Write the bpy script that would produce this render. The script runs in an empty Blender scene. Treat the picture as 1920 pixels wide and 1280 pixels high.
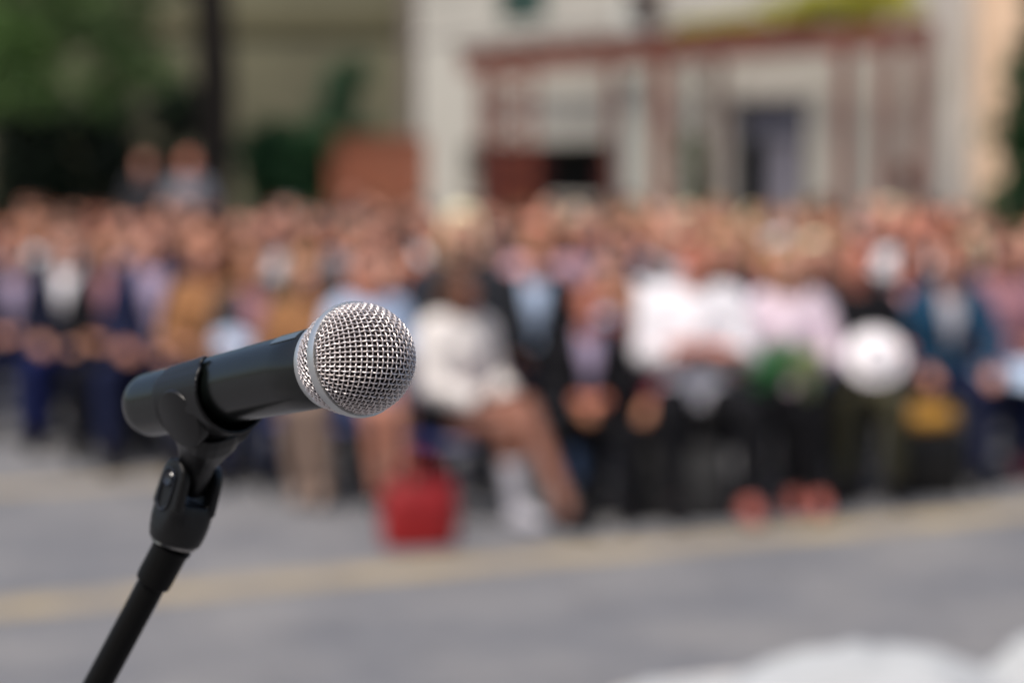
import bpy, bmesh, math, random
import numpy as np
from mathutils import Vector, Matrix, noise
R = math.radians
random.seed(7)
rng = np.random.default_rng(7)
S = bpy.context.scene
COL = S.collection

# ------------------------------------------------------------------ camera
FP = 4533.0                     # focal length in pixels of the 1920 px wide photograph (85 mm lens)
CAMZ = 1.70
TILT = math.atan((640 - 330) / FP)
cd = bpy.data.cameras.new('camera'); cam = bpy.data.objects.new('camera', cd); COL.objects.link(cam)
cam.location = (0, 0, CAMZ); cam.rotation_euler = (math.pi / 2 - TILT, 0, 0)
cd.sensor_width = 36; cd.lens = 36 * FP / 1920; cd.clip_end = 500; cd.clip_start = 0.05
cd.dof.use_dof = True; cd.dof.focus_distance = 1.075; cd.dof.aperture_fstop = 4.8; cd.dof.aperture_blades = 0
S.camera = cam
FW = Vector((0, math.cos(TILT), -math.sin(TILT))); UP = Vector((0, math.sin(TILT), math.cos(TILT))); RT = Vector((1, 0, 0))
def ray(px, py, d):
    return Vector((0, 0, CAMZ)) + FW * d + RT * ((px - 960) / FP * d) + UP * ((640 - py) / FP * d)
def gx(px, y): return (px - 960) / FP * y          # world x at distance y

# ------------------------------------------------------------------ world, sun, exposure
SUN_EL, SUN_AZ = R(60), R(214)
w = bpy.data.worlds.new('World'); S.world = w; w.use_nodes = True
nt = w.node_tree; bg = nt.nodes['Background']
sky = nt.nodes.new('ShaderNodeTexSky'); sky.sky_type = 'NISHITA'; sky.sun_disc = False
sky.sun_elevation = SUN_EL; sky.sun_rotation = SUN_AZ; sky.air_density = 1.0; sky.dust_density = 3.0; sky.ozone_density = 0.6
nt.links.new(sky.outputs[0], bg.inputs[0]); bg.inputs[1].default_value = 0.082
sl = bpy.data.lights.new('sun', 'SUN'); so = bpy.data.objects.new('sun', sl); COL.objects.link(so)
sl.energy = 2.55; sl.angle = R(20); sl.color = (1.0, 0.93, 0.84)
sd = Vector((math.sin(SUN_AZ) * math.cos(SUN_EL), math.cos(SUN_AZ) * math.cos(SUN_EL), math.sin(SUN_EL)))
so.rotation_euler = sd.to_track_quat('Z', 'Y').to_euler(); so.location = (0, 0, 20)
S.view_settings.view_transform = 'Standard'; S.view_settings.look = 'None'
S.view_settings.exposure = 0.70; S.view_settings.gamma = 1
S.cycles.use_denoising = True
S.cycles.max_bounces = 6

# ------------------------------------------------------------------ helpers
def tag(o, label=None, cat=None, group=None, kind=None):
    if label: o['label'] = label
    if cat: o['category'] = cat
    if group: o['group'] = group
    if kind: o['kind'] = kind
    return o
MATS = {}
def mat(name, col, rough=0.6, metal=0.0, var=0.0, vscale=8.0, bump=0.0, bscale=60.0, spec=0.5, coat=0.0, trans=0.0, col2=None):
    if name in MATS: return MATS[name]
    m = bpy.data.materials.new(name); m.use_nodes = True; n = m.node_tree.nodes; l = m.node_tree.links
    b = n['Principled BSDF']; b.inputs['Base Color'].default_value = (*col, 1); b.inputs['Roughness'].default_value = rough
    b.inputs['Metallic'].default_value = metal; b.inputs['Specular IOR Level'].default_value = spec
    b.inputs['Coat Weight'].default_value = coat
    tc = n.new('ShaderNodeTexCoord')
    if var > 0 or col2:
        t = n.new('ShaderNodeTexNoise'); t.inputs['Scale'].default_value = vscale; t.inputs['Detail'].default_value = 4
        l.new(tc.outputs['Object'], t.inputs['Vector'])
        r = n.new('ShaderNodeValToRGB'); l.new(t.outputs['Fac'], r.inputs[0]); l.new(r.outputs[0], b.inputs['Base Color'])
        c2 = col2 if col2 else tuple(min(1, c * (1 + var)) for c in col)
        c1 = col if col2 else tuple(c * (1 - var) for c in col)
        r.color_ramp.elements[0].position = 0.35; r.color_ramp.elements[1].position = 0.65
        r.color_ramp.elements[0].color = (*c1, 1); r.color_ramp.elements[1].color = (*c2, 1)
    if bump > 0:
        t2 = n.new('ShaderNodeTexNoise'); t2.inputs['Scale'].default_value = bscale; t2.inputs['Detail'].default_value = 5
        l.new(tc.outputs['Object'], t2.inputs['Vector'])
        bp = n.new('ShaderNodeBump'); bp.inputs['Strength'].default_value = bump; bp.inputs['Distance'].default_value = 0.3 / bscale
        l.new(t2.outputs['Fac'], bp.inputs['Height']); l.new(bp.outputs[0], b.inputs['Normal'])
    if trans > 0:
        tr = n.new('ShaderNodeBsdfTranslucent'); mx = n.new('ShaderNodeMixShader'); mx.inputs[0].default_value = trans
        if b.inputs['Base Color'].links: l.new(b.inputs['Base Color'].links[0].from_socket, tr.inputs[0])
        else: tr.inputs[0].default_value = (*col, 1)
        l.new(b.outputs[0], mx.inputs[1]); l.new(tr.outputs[0], mx.inputs[2]); l.new(mx.outputs[0], n['Material Output'].inputs[0])
    MATS[name] = m
    return m

class MB:
    """collects closed shapes into one mesh"""
    def __init__(s): s.v = []; s.f = []
    def add(s, vs, fs):
        k = len(s.v); s.v += [tuple(v) for v in vs]; s.f += [tuple(k + i for i in f) for f in fs]; return s
    def box(s, c, size, rot=None):
        hx, hy, hz = (q / 2 for q in size); M = rot or Matrix.Identity(3)
        vs = [Vector(c) + M @ Vector((a * hx, b * hy, d * hz)) for a in (-1, 1) for b in (-1, 1) for d in (-1, 1)]
        return s.add(vs, [(0, 1, 3, 2), (4, 6, 7, 5), (0, 4, 5, 1), (2, 3, 7, 6), (0, 2, 6, 4), (1, 5, 7, 3)])
    def loft(s, rings, caps=True):
        n = len(rings[0]); vs = [p for r in rings for p in r]; fs = []
        for i in range(len(rings) - 1):
            for j in range(n):
                fs.append((i * n + j, i * n + (j + 1) % n, (i + 1) * n + (j + 1) % n, (i + 1) * n + j))
        if caps: fs.append(tuple(range(n))[::-1]); fs.append(tuple((len(rings) - 1) * n + j for j in range(n)))
        return s.add(vs, fs)
    def tube(s, pts, rad, n=12):
        pts = [Vector(p) for p in pts]; rads = rad if hasattr(rad, '__len__') else [rad] * len(pts); rings = []
        ref = None
        for i, p in enumerate(pts):
            t = (pts[min(i + 1, len(pts) - 1)] - pts[max(i - 1, 0)]).normalized()
            if ref is None: ref = t.orthogonal().normalized()
            a = (ref - t * ref.dot(t)).normalized(); ref = a; b = t.cross(a)
            rings.append([p + (a * math.cos(q) + b * math.sin(q)) * rads[i] for q in (2 * math.pi * k / n for k in range(n))])
        return s.loft(rings)
    def lathe(s, prof, c, ax, n=48, caps=True):
        """prof: (distance along axis, radius)"""
        ax = Vector(ax).normalized(); a = ax.orthogonal().normalized(); b = ax.cross(a); c = Vector(c)
        return s.loft([[c + ax * d + (a * math.cos(q) + b * math.sin(q)) * r for q in (2 * math.pi * k / n for k in range(n))] for d, r in prof], caps)
    def ball(s, c, r, n=16, m=10, rot=None):
        r = r if hasattr(r, '__len__') else (r, r, r); c = Vector(c); M = rot or Matrix.Identity(3)
        rings = []
        for i in range(m + 1):
            th = math.pi * (0.02 + 0.96 * i / m)
            rings.append([c + M @ Vector((r[0] * math.sin(th) * math.cos(q), r[1] * math.sin(th) * math.sin(q), r[2] * math.cos(th))) for q in (2 * math.pi * k / n for k in range(n))][::-1])
        return s.loft(rings)
    def mesh(s, name='mesh', smooth=True):
        me = bpy.data.meshes.new(name); me.from_pydata(s.v, [], s.f); me.update()
        if smooth: me.polygons.foreach_set('use_smooth', [True] * len(me.polygons))
        return me
    def build(s, name, m, parent=None, smooth=True, bevel=0.0, angle=40):
        me = s.mesh(name, smooth)
        o = bpy.data.objects.new(name, me); COL.objects.link(o); me.materials.append(m)
        bm = bmesh.new(); bm.from_mesh(me); bmesh.ops.recalc_face_normals(bm, faces=bm.faces)
        if bevel: bmesh.ops.bevel(bm, geom=[e for e in bm.edges if len(e.link_faces) == 2 and e.calc_face_angle(0) > R(30)], offset=bevel, segments=2, affect='EDGES', profile=0.5)
        bm.to_mesh(me); bm.free()
        if smooth: me.set_sharp_from_angle(angle=R(angle))
        if parent: par(o, parent)
        return o
def par(o, p):
    o.parent = p; o.matrix_parent_inverse = Matrix.Translation(p.location).inverted() if p.rotation_euler.z == 0 else (Matrix.Translation(p.location) @ Matrix.Rotation(p.rotation_euler.z, 4, 'Z')).inverted()
def empty(name, loc, rz=0):
    o = bpy.data.objects.new(name, None); COL.objects.link(o); o.location = loc; o.rotation_euler.z = rz; o.empty_display_size = 0.1
    return o
def bake(me, mods):
    """run modifiers once and return the plain mesh"""
    o = bpy.data.objects.new('tmp', me); COL.objects.link(o)
    for typ, kw in mods:
        md = o.modifiers.new('m', typ)
        for k, v in kw.items(): setattr(md, k, v)
    dg = bpy.context.evaluated_depsgraph_get(); dg.update()
    out = bpy.data.meshes.new_from_object(o.evaluated_get(dg)); bpy.data.objects.remove(o)
    out.polygons.foreach_set('use_smooth', [True] * len(out.polygons))
    return out
def shape(name, me, m, parent=None):
    o = bpy.data.objects.new(name, me); COL.objects.link(o)
    if len(me.materials) == 0: me.materials.append(m)
    o.material_slots[0].link = 'OBJECT'; o.material_slots[0].material = m
    if parent: o.parent = parent
    return o

# ------------------------------------------------------------------ GROUND
def asphalt():
    m = bpy.data.materials.new('asphalt'); m.use_nodes = True; n = m.node_tree.nodes; l = m.node_tree.links; b = n['Principled BSDF']
    tc = n.new('ShaderNodeTexCoord')
    big = n.new('ShaderNodeTexNoise'); big.inputs['Scale'].default_value = 1.3; big.inputs['Detail'].default_value = 5
    fine = n.new('ShaderNodeTexNoise'); fine.inputs['Scale'].default_value = 90; fine.inputs['Detail'].default_value = 3
    r = n.new('ShaderNodeValToRGB'); r.color_ramp.elements[0].color = (.135, .137, .149, 1); r.color_ramp.elements[1].color = (.200, .194, .194, 1)
    r.color_ramp.elements[0].position = .4; r.color_ramp.elements[1].position = .68
    mx = n.new('ShaderNodeMixRGB'); mx.blend_type = 'OVERLAY'; mx.inputs[0].default_value = .6
    for t in (big, fine): l.new(tc.outputs['Object'], t.inputs['Vector'])
    l.new(big.outputs['Fac'], r.inputs[0]); l.new(r.outputs[0], mx.inputs[1]); l.new(fine.outputs['Fac'], mx.inputs[2]); l.new(mx.outputs[0], b.inputs['Base Color'])
    b.inputs['Roughness'].default_value = .85
    st = n.new('ShaderNodeTexNoise'); st.inputs['Scale'].default_value = 4.5; st.inputs['Detail'].default_value = 6; st.inputs['Distortion'].default_value = 1.2; l.new(tc.outputs['Object'], st.inputs['Vector'])
    sr = n.new('ShaderNodeValToRGB'); sr.color_ramp.elements[0].position = .36; sr.color_ramp.elements[1].position = .5; sr.color_ramp.elements[0].color = (.55, .55, .57, 1); sr.color_ramp.elements[1].color = (1, 1, 1, 1)
    l.new(st.outputs['Fac'], sr.inputs[0]); m2 = n.new('ShaderNodeMixRGB'); m2.blend_type = 'MULTIPLY'; m2.inputs[0].default_value = .4
    l.new(mx.outputs[0], m2.inputs[1]); l.new(sr.outputs[0], m2.inputs[2]); l.new(m2.outputs[0], b.inputs['Base Color'])
    bp = n.new('ShaderNodeBump'); bp.inputs['Strength'].default_value = .4; bp.inputs['Distance'].default_value = .004
    l.new(fine.outputs['Fac'], bp.inputs['Height']); l.new(bp.outputs[0], b.inputs['Normal'])
    return m
g = MB().add([(-150, -60, 0), (150, -60, 0), (150, 260, 0), (-150, 260, 0)], [(0, 1, 2, 3)]).build('ground', asphalt(), smooth=False)
tag(g, kind='structure')
def linemark(name, p, q, wd, m, z=.004):
    p, q = Vector(p), Vector(q); t = (q - p).normalized(); n_ = Vector((-t.y, t.x)) * wd / 2
    vs = []; fs = []; N = 60
    for i in range(N + 1):
        c = p + (q - p) * i / N; a = 1 + .12 * noise.noise(Vector((i * .7, 3, 0))); b_ = 1 + .12 * noise.noise(Vector((i * .7, 9, 0)))
        vs += [(c.x + n_.x * a, c.y + n_.y * a, z), (c.x - n_.x * b_, c.y - n_.y * b_, z)]
        if i: fs.append((2 * i - 2, 2 * i - 1, 2 * i + 1, 2 * i))
    o = MB().add(vs, fs).build(name, m, smooth=False); tag(o, kind='structure'); return o
ylw = mat('worn_yellow_paint', (.24, .205, .16), .8, var=0, vscale=2.2, col2=(.37, .29, .16))
dr = Vector((4.52, 2.69)).normalized()
c1 = Vector((.09, 10.69)); linemark('road_marking', c1 - dr * 9, c1 + dr * 9, .33, ylw)
c2 = Vector((-2.5, 13.2)); linemark('road_marking', c2 - dr * 5, c2 + dr * 1.2, .30, ylw)

# unseen dark wall added behind the camera to darken microphone reflections and cut fill light
added_wall = MB().box((0, -8.2, 3.6), (34, .4, 7.4)).build('wall', mat('added_brown_blocker', (.035, .03, .026), .9, var=.15, vscale=.6), smooth=False); tag(added_wall, kind='structure')

# ------------------------------------------------------------------ MICROPHONE
P0 = ray(674, 673, 1.092); PT = ray(275, 760, 1.232)
AX = (P0 - PT).normalized(); LM = (P0 - PT).length
MU = (Vector((0, 0, 1)) - AX * AX.z).normalized()      # up, across the microphone
MS = AX.cross(MU).normalized()                          # sideways
if MS.y > 0: MS = -MS                                  # towards the camera side
silver = mat('satin_nickel_wire', (.80, .74, .73), .46, .88, bump=.1, bscale=900)
ringm = mat('satin_nickel_ring', (.66, .67, .67), .40, .9, bump=.12, bscale=1500)
blackm = mat('black_satin_lacquer', (.003, .0042, .0038), .24, 0, spec=.65, bump=.06, bscale=2500)
foamm = mat('dark_foam', (.007, .002, .002), .95, bump=.6, bscale=1400)
mic = empty('microphone', (P0.x, P0.y, P0.z))
tag(mic, 'black handheld microphone with silver woven ball grille in the clip, sharp in front', 'microphone')
RB = .0256
def bdir(al, az):          # direction on ball: al from the tip, az around
    return AX * math.cos(al) + (MU * math.cos(az) + MS * math.sin(az)) * math.sin(al)
wires = MB(); PITCH = .00258; WR = .00037; K = .97
def wire(points):
    wires.tube(points, WR, 7)
NW = 18
def bp(u, v, off):
    r_ = math.hypot(u, v); al = r_ / RB * K
    if al > R(86.5): return None
    az = math.atan2(u, v)
    return P0 + bdir(al, az) * (RB - .0006 + off)
for fam in (0, 1):
    for i in range(-NW, NW + 1):
        c = i * PITCH; seg = []
        for k in range(-190, 191):
            t = k * PITCH / 8
            wv = .00042 * math.cos(math.pi * t / PITCH) * (1 if (i + fam) % 2 == 0 else -1)
            if fam: wv = wv
            # roll the weave slightly about the axis
            cc, ss = math.cos(R(6)), math.sin(R(6))
            u, v = (c, t) if fam == 0 else (t, c)
            u, v = u * cc - v * ss, u * ss + v * cc
            p = bp(u, v, wv)
            if p is None:
                if len(seg) > 3: wire(seg)
                seg = []
            else: seg.append(p)
        if len(seg) > 3: wire(seg)
# lower half of the grille: from the equator ring down to the collar, a diagonal weave
def lower(s, az, off):
    z = -.004 - s * .0155; r_ = math.sqrt(max(0, 1 - (z / .0325) ** 2)) * .0252
    return P0 + AX * z + (MU * math.cos(az) + MS * math.sin(az)) * (r_ + off)
NM = 46
for fam in (1, -1):
    for i in range(NM):
        wire([lower(k / 20, 2 * math.pi * i / NM + fam * k / 20 * .62, .00035 * math.cos(k * math.pi * .66) * fam) for k in range(21)])
wires.build('grille', silver, mic)
MB().lathe([(-.0025, RB - .0003), (-.0028, RB + .0006), (-.0014, RB + .0009), (.0009, RB + .0009), (.0021, RB + .0006), (.0021, RB - .0012), (-.0018, RB - .0014)], P0 - AX * .0012, AX, 96, False).build('grille_ring', ringm, mic)
prof = [(math.cos(a) * (RB - .0034), math.sin(a) * (RB - .0034)) for a in [R(2 + 4 * k) for k in range(34)]]
MB().lathe(prof[::-1], P0, AX, 48).build('foam', foamm, mic)
CL = -.0195
MB().lathe([(CL - .0045, .0185), (CL - .0042, .0197), (CL - .0030, .0204), (CL - .0004, .0206), (CL + .0006, .0201), (CL + .0006, .0180)], P0, AX, 96, False).build('collar', ringm, mic)
# handle: taper to a rounded tail
hp = [(CL - .0040, .0183), (CL - .006, .0185), (CL - .0066, .0181), (CL - .0074, .0181), (CL - .008, .0185), (CL - .03, .0183), (-.09, .0175), (-.14, .0168)]
LE = -LM - .001
hp += [(LE + .010, .0163), (LE + .005, .0160), (LE + .0015, .0146), (LE, .0120), (LE - .0004, .006), (LE - .0004, .0004)]
MB().lathe(hp[::-1], P0, AX, 96).build('handle', blackm, mic)
# inlaid flat plate on the handle's top next to the collar
pl = MB(); vs = []
for k in range(9):
    a = R(-26 + 6.5 * k)
    for dd, rr in ((-.031, .0188), (-.052, .0184)):
        for e in (0, .0007):
            vs.append(P0 + AX * dd + (MU * math.cos(a + R(14)) + MS * math.sin(a + R(14))) * (rr - .0005 + e))
fs = []
for k in range(8):
    a, b = 4 * k, 4 * k + 4
    fs += [(a + 1, b + 1, b + 3, a + 3), (a, a + 2, b + 2, b), (a, b, b + 1, a + 1), (a + 2, a + 3, b + 3, b + 2)]
fs += [(0, 1, 3, 2), (32, 34, 35, 33)]
pl.add(vs, fs).build('name_plate', mat('satin_grey_plate', (.30, .32, .31), .22, .9), mic)

# ------------------------------------------------------------------ CLIP AND STAND
plast = mat('black_moulded_plastic', (.005, .005, .0055), .38, 0, spec=.4, bump=.05, bscale=1800)
stand = empty('microphone_stand', (PT.x, PT.y, 0))
tag(stand, 'black microphone stand with swivel clip adapter and slim boom tube', 'microphone stand')
tC = .1245; F = P0 - AX * (tC - .020); B_ = P0 - AX * (tC + .022)     # clip front and rear along the mic axis
JT = ray(359, 902, 1.213)                               # pivot joint
BD = (ray(328, 1010, 1.216) - ray(359, 902, 1.213)).normalized()   # adapter direction, downwards
cm = MB()
# C-shaped cradle
rings = []
for k in range(0, 37):
    a = R(30 + 300 * k / 36)       # measured from the top, opening upwards
    rad = (MU * math.cos(a) + MS * math.sin(a))
    th = .0021 if 3 < k < 33 else .0017
    ext = 0 if 2 < k < 34 else -.003
    f0, b0 = F + AX * ext, B_ - AX * ext
    dn_ = -MU * .0016
    rings.append([f0 + dn_ + rad * .0196, f0 + dn_ + rad * (.0196 + th), b0 + dn_ + rad * (.0184 + th), b0 + dn_ + rad * .0184])
cm.loft(rings)
# stem: wide saddle under the cradle narrowing to a flat neck
top = (F + B_) / 2 - MU * .013 - AX * .0035
N0 = JT - BD * .001
dn = (N0 - top)
sv = (AX - dn.normalized() * AX.dot(dn.normalized())).normalized(); tv = dn.normalized().cross(sv)
rings = []
for t, wd, dp in ((0, .0165, .0150), (.12, .0168, .0150), (.28, .0160, .0135), (.42, .0138, .0108), (.56, .0114, .0086), (.7, .0098, .0070), (.85, .0095, .0060), (1.0, .0088, .0056), (1.14, .0080, .0054), (1.2, .004, .003)):
    c = top + dn * t + AX * (.000 * (1 - t))
    rg = []
    for k in range(20):
        q = 2 * math.pi * k / 20; e = 3.2
        cx_, cy_ = math.cos(q), math.sin(q)
        f_ = (abs(cx_) ** e + abs(cy_) ** e) ** (-1 / e)
        rg.append(c + sv * cx_ * f_ * wd + tv * cy_ * f_ * dp)
    rings.append(rg)
cm.loft(rings)
cme = bake(cm.mesh('clip'), [('REMESH', dict(mode='VOXEL', voxel_size=.0006)), ('SMOOTH', dict(factor=.6, iterations=7))])
clip = bpy.data.objects.new('clip', cme); COL.objects.link(clip); cme.materials.clear(); cme.materials.append(plast); par(clip, stand)
# round embossed pads on both cheeks, and a small slot in the neck
for sg in (1, -1):
    ctr = P0 - AX * (tC + .002) + (MS * sg * .0166 - MU * .0120)
    nrm = (MS * sg * .94 - MU * .34).normalized()
    d_ = MB().lathe([(-.004, .0152), (.0010, .0152), (.0017, .0149), (.0021, .0141), (.0022, .0004)], ctr, nrm, 48)
    d_.build('clip_pad', plast, clip)
# fork adapter
TD = -BD
ad_a = (MS - BD * MS.dot(BD)).normalized(); ad_b = BD.cross(ad_a)     # a: towards the camera side
def srect(c, wa, wb, e=4.0, n=28):
    out = []
    for k in range(n):
        q = 2 * math.pi * k / n; x_, y_ = math.cos(q), math.sin(q); f_ = (abs(x_) ** e + abs(y_) ** e) ** (-1 / e)
        out.append(c + ad_a * x_ * f_ * wa + ad_b * y_ * f_ * wb)
    return out
fork = MB()
base_c = JT + BD * .0145
fork.loft([srect(base_c + BD * t, wa, wb, e) for t, wa, wb, e in ((-.004, .0125, .0105, 4), (.0, .0135, .0118, 4), (.006, .0138, .0130, 3), (.012, .0138, .0136, 2.3), (.0165, .0132, .0132, 2), (.0180, .0118, .0118, 2))])
for sg in (1, -1):
    rg = []
    for t, wb in ((-.0245, .0035), (-.0235, .0062), (-.0205, .0088), (-.0165, .0102), (-.012, .0108), (0, .0116)):
        rg.append([base_c + BD * t + ad_a * (sg * .0098) + ad_a * x_ * .0036 + ad_b * y_ * wb for x_, y_ in
                   [(math.copysign(abs(math.cos(q)) ** .6, math.cos(q)), math.copysign(abs(math.sin(q)) ** .6, math.sin(q))) for q in (2 * math.pi * k / 20 for k in range(20))]])
    fork.loft(rg)
fme = bake(fork.mesh('adapter'), [('REMESH', dict(mode='VOXEL', voxel_size=.0006)), ('SMOOTH', dict(factor=.6, iterations=6))])
fme.materials.clear(); fme.materials.append(plast); adapter = bpy.data.objects.new('adapter', fme); COL.objects.link(adapter); par(adapter, stand)
bluem = mat('polished_black_plastic', (.012, .014, .02), .2, 0, spec=.6)
# raised rim of the recess, and pivot screw
rim = MB(); pts = []
fc = JT + ad_a * .0139
for k in range(41):
    q = 2 * math.pi * k / 40
    x_ = math.cos(q) * .0050; y_ = math.sin(q); ln = .0045 if y_ < 0 else .0190 - .0045
    off = (math.sin(q) * .0055) + (.0105 if y_ > 0 else 0)
    pts.append(fc + ad_b * x_ + BD * off)
rim.tube(pts, .0007, 8); rim.build('recess_rim', bluem, adapter)
for sg in (1, -1):
    MB().lathe([(0, .0040), (.0012, .0040), (.0018, .0034), (.0012, .0022), (.0012, .0003)], JT + ad_a * sg * .0132, ad_a * sg, 32).build('pivot_screw', bluem, adapter)
chrome = mat('worn_chrome', (.36, .35, .34), .25, 1.0)
tb = base_c + BD * .018
MB().lathe([(-.0020, .0100), (-.0005, .0115), (.0010, .0115), (.0016, .0100)], tb, BD, 48).build('thread_collar', chrome, stand)
tube_m = mat('black_powder_coat', (.004, .004, .004), .5, spec=.15, bump=.15, bscale=1500)
# boom tube
q0 = tb + BD * .0002; q1 = ray(179, 1290, 1.235); TDn = (q1 - q0).normalized()
MB().lathe([(.0008, .0085), (.0018, .0104), (.005, .0094), (.020, .0093), (.0235, .0090), (.0245, .0076)], q0, TDn, 40).build('boom_sleeve', tube_m, stand)
PV = q0 + TDn * .52
MB().lathe([(.018, .0072), (.53, .0072)], q0, TDn, 40).build('boom', tube_m, stand)
cw = MB().ball(PV, (.024, .024, .024), 24, 16); cw.lathe([(-.03, .012), (-.028, .016), (.028, .016), (.03, .012)], PV, (0, 1, 0), 32); cw.build('boom_joint', plast, stand)
MB().lathe([(0, .0105), (.42, .0105), (.421, .013), (PV.z - .16, .013)], (PV.x, PV.y, PV.z), (0, 0, -1), 32).build('upright', tube_m, stand)
MB().lathe([(0, .02), (.06, .02), (.07, .016)], (PV.x, PV.y, .14), (0, 0, 1), 32).build('leg_hub', plast, stand)
for k in range(3):
    a = R(20 + 120 * k); dv = Vector((math.cos(a), math.sin(a), 0)); hub = Vector((PV.x, PV.y, 0))
    lg = MB().tube([hub + Vector((0, 0, .17)) + dv * .015, hub + dv * .16 + Vector((0, 0, .10)), hub + dv * .33 + Vector((0, 0, .012))], .0075, 12).build('leg', tube_m, stand)
    MB().ball(hub + dv * .33 + Vector((0, 0, .0125)), .0125, 14, 8).build('rubber_foot', plast, lg); 

# ------------------------------------------------------------------ PEOPLE
skin_tones = [mat('skin_fair', (.56, .28, .195), .5, var=.10, vscale=14), mat('skin_rosy', (.50, .225, .155), .5, var=.12, vscale=14),
              mat('skin_tan', (.46, .20, .11), .5, var=.12, vscale=14), mat('skin_ruddy', (.52, .175, .11), .5, var=.12, vscale=14), mat('skin_bronze', (.24, .10, .065), .45, var=.12, vscale=14)]
def cloth(name, col, rough=.85): return mat('cloth_' + name, col, rough, spec=.12, var=.12, vscale=11, bump=.35, bscale=70)
CL_ = {k: cloth(k, v) for k, v in dict(
    navy=(.012, .016, .045), dark_navy=(.008, .010, .024), black=(.008, .008, .010), charcoal=(.03, .032, .038), royal_blue=(.009, .014, .07),
    white=(.76, .74, .78), cream=(.74, .69, .66), lilac=(.34, .28, .40), pale_blue=(.40, .50, .68), pink=(.62, .36, .40), pale_pink=(.66, .54, .62),
    grey=(.20, .20, .23), mauve=(.30, .15, .18), burgundy=(.14, .03, .045), tan=(.28, .135, .06), rust=(.42, .13, .05), beige=(.25, .18, .145),
    teal=(.012, .05, .10), coral=(.36, .11, .09), denim=(.06, .10, .20), olive=(.055, .052, .032), salmon=(.60, .24, .19), silver_grey=(.42, .41, .45)).items()}
def hairm(name, col): return mat('hair_' + name, col, .55, spec=.25, var=.35, vscale=30, bump=.5, bscale=120)
HR = {k: hairm(k, tuple(c * (1.35 if k == 'pale_blonde' else .62) for c in v)) for k, v in dict(black=(.012, .010, .010), dark_brown=(.045, .022, .014), brown=(.11, .045, .02), auburn=(.22, .065, .022),
      ginger=(.36, .13, .04), blonde=(.50, .33, .15), pale_blonde=(.66, .52, .34), grey=(.33, .30, .28), white=(.74, .68, .58), golden=(.34, .19, .06)).items()}
eye_w = mat('eye_white', (.75, .74, .72), .2); eye_d = mat('eye_iris', (.05, .03, .02), .15); lipm = mat('lips', (.42, .11, .10), .4)

def pose(legs='flat', arms='lap', look=0.0, lean=0.0, wide=1.0):
    """joints in metres, facing -Y; seat at .45"""
    J = {}
    st = legs == 'standing'
    hz = .92 if st else .54
    J['hip'] = [Vector((s * .09, 0, hz)) for s in (-1, 1)]
    if st:
        J['knee'] = [Vector((s * .10, -.01, .50)) for s in (-1, 1)]; J['ank'] = [Vector((s * .11, .02, .09)) for s in (-1, 1)]
    elif legs == 'flat':
        J['knee'] = [Vector((s * .125, -.43, .52)) for s in (-1, 1)]; J['ank'] = [Vector((s * .12, -.42 - .02 * s, .09)) for s in (-1, 1)]
    elif legs == 'together':
        J['knee'] = [Vector((s * .065 + .02, -.43, .53)) for s in (-1, 1)]; J['ank'] = [Vector((s * .06 + .05, -.40 - .03 * s, .09)) for s in (-1, 1)]
    elif legs == 'wide':
        J['knee'] = [Vector((s * .21, -.40, .52)) for s in (-1, 1)]; J['ank'] = [Vector((s * .18, -.44, .09)) for s in (-1, 1)]
    elif legs == 'crossed':
        J['knee'] = [Vector((-.02, -.44, .53)), Vector((.03, -.47, .66))]
        J['ank'] = [Vector((-.03, -.44, .09)), Vector((-.17, -.62, .30))]
    elif legs == 'stretched':
        J['knee'] = [Vector((-.05, -.43, .54)), Vector((.04, -.46, .63))]; J['ank'] = [Vector((-.03, -.47, .09)), Vector((.02, -.78, .09))]
    J['toe'] = [a + Vector((0, -.15, -.045)) for a in J['ank']]
    if legs == 'crossed': J['toe'][1] = J['ank'][1] + Vector((-.03, -.12, -.09))
    ly = -lean
    def up(z): return ly * (z - hz) / .5
    J['chest'] = Vector((0, up(hz + .34) + .0, hz + .34)); J['belly'] = Vector((0, up(hz + .14), hz + .14))
    J['neck'] = Vector((0, up(hz + .54) + .01, hz + .54)); J['head'] = Vector((0, up(hz + .66) - .015, hz + .675))
    J['sho'] = [Vector((s * .165 * wide, up(hz + .46) + .01, hz + .46)) for s in (-1, 1)]
    def arm(s, e, w_, h): return (Vector(e), Vector(w_), Vector(h).normalized())
    A = []
    for i, s in enumerate((-1, 1)):
        x0 = J['sho'][i]
        if arms == 'lap': e, w_, h = (s * .235, x0.y - .05, hz + .19), (s * .125, x0.y - .27, hz + .115), (-s * .35, -.9, -.15)
        elif arms == 'clasp': e, w_, h = (s * .25, x0.y - .06, hz + .20), (s * .075, x0.y - .30, hz + .16), (-s * .55, -.8, .05)
        elif arms == 'knees': e, w_, h = (s * .25, x0.y - .12, hz + .22), (s * .17, x0.y - .36, hz + .10), (-s * .1, -.95, -.3)
        elif arms == 'folded': e, w_, h = (s * .25, x0.y - .08, hz + .22), (-s * .07, x0.y - .22 - .03 * i, hz + .25 + .03 * i), (-s * .95, -.05, .15)
        elif arms == 'hold': e, w_, h = (s * .23, x0.y - .09, hz + .21), (s * .11, x0.y - .31, hz + .20), (-s * .25, -.9, .2)
        elif arms == 'down': e, w_, h = (s * .235, x0.y + .01, hz + .20), (s * .25, x0.y - .06, hz - .04), (0, -.1, -1)
        elif arms == 'raised': e, w_, h = ((s * .25, x0.y - .10, hz + .26), (s * .09, x0.y - .22, hz + .60), (-s * .3, 0, .9)) if s > 0 else ((s * .235, x0.y - .05, hz + .19), (s * .09, x0.y - .27, hz + .12), (-s * .35, -.9, -.1))
        A.append(arm(s, e, w_, h))
    J['arm'] = A; J['look'] = look; J['hz'] = hz; J['wide'] = wide
    return J

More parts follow.
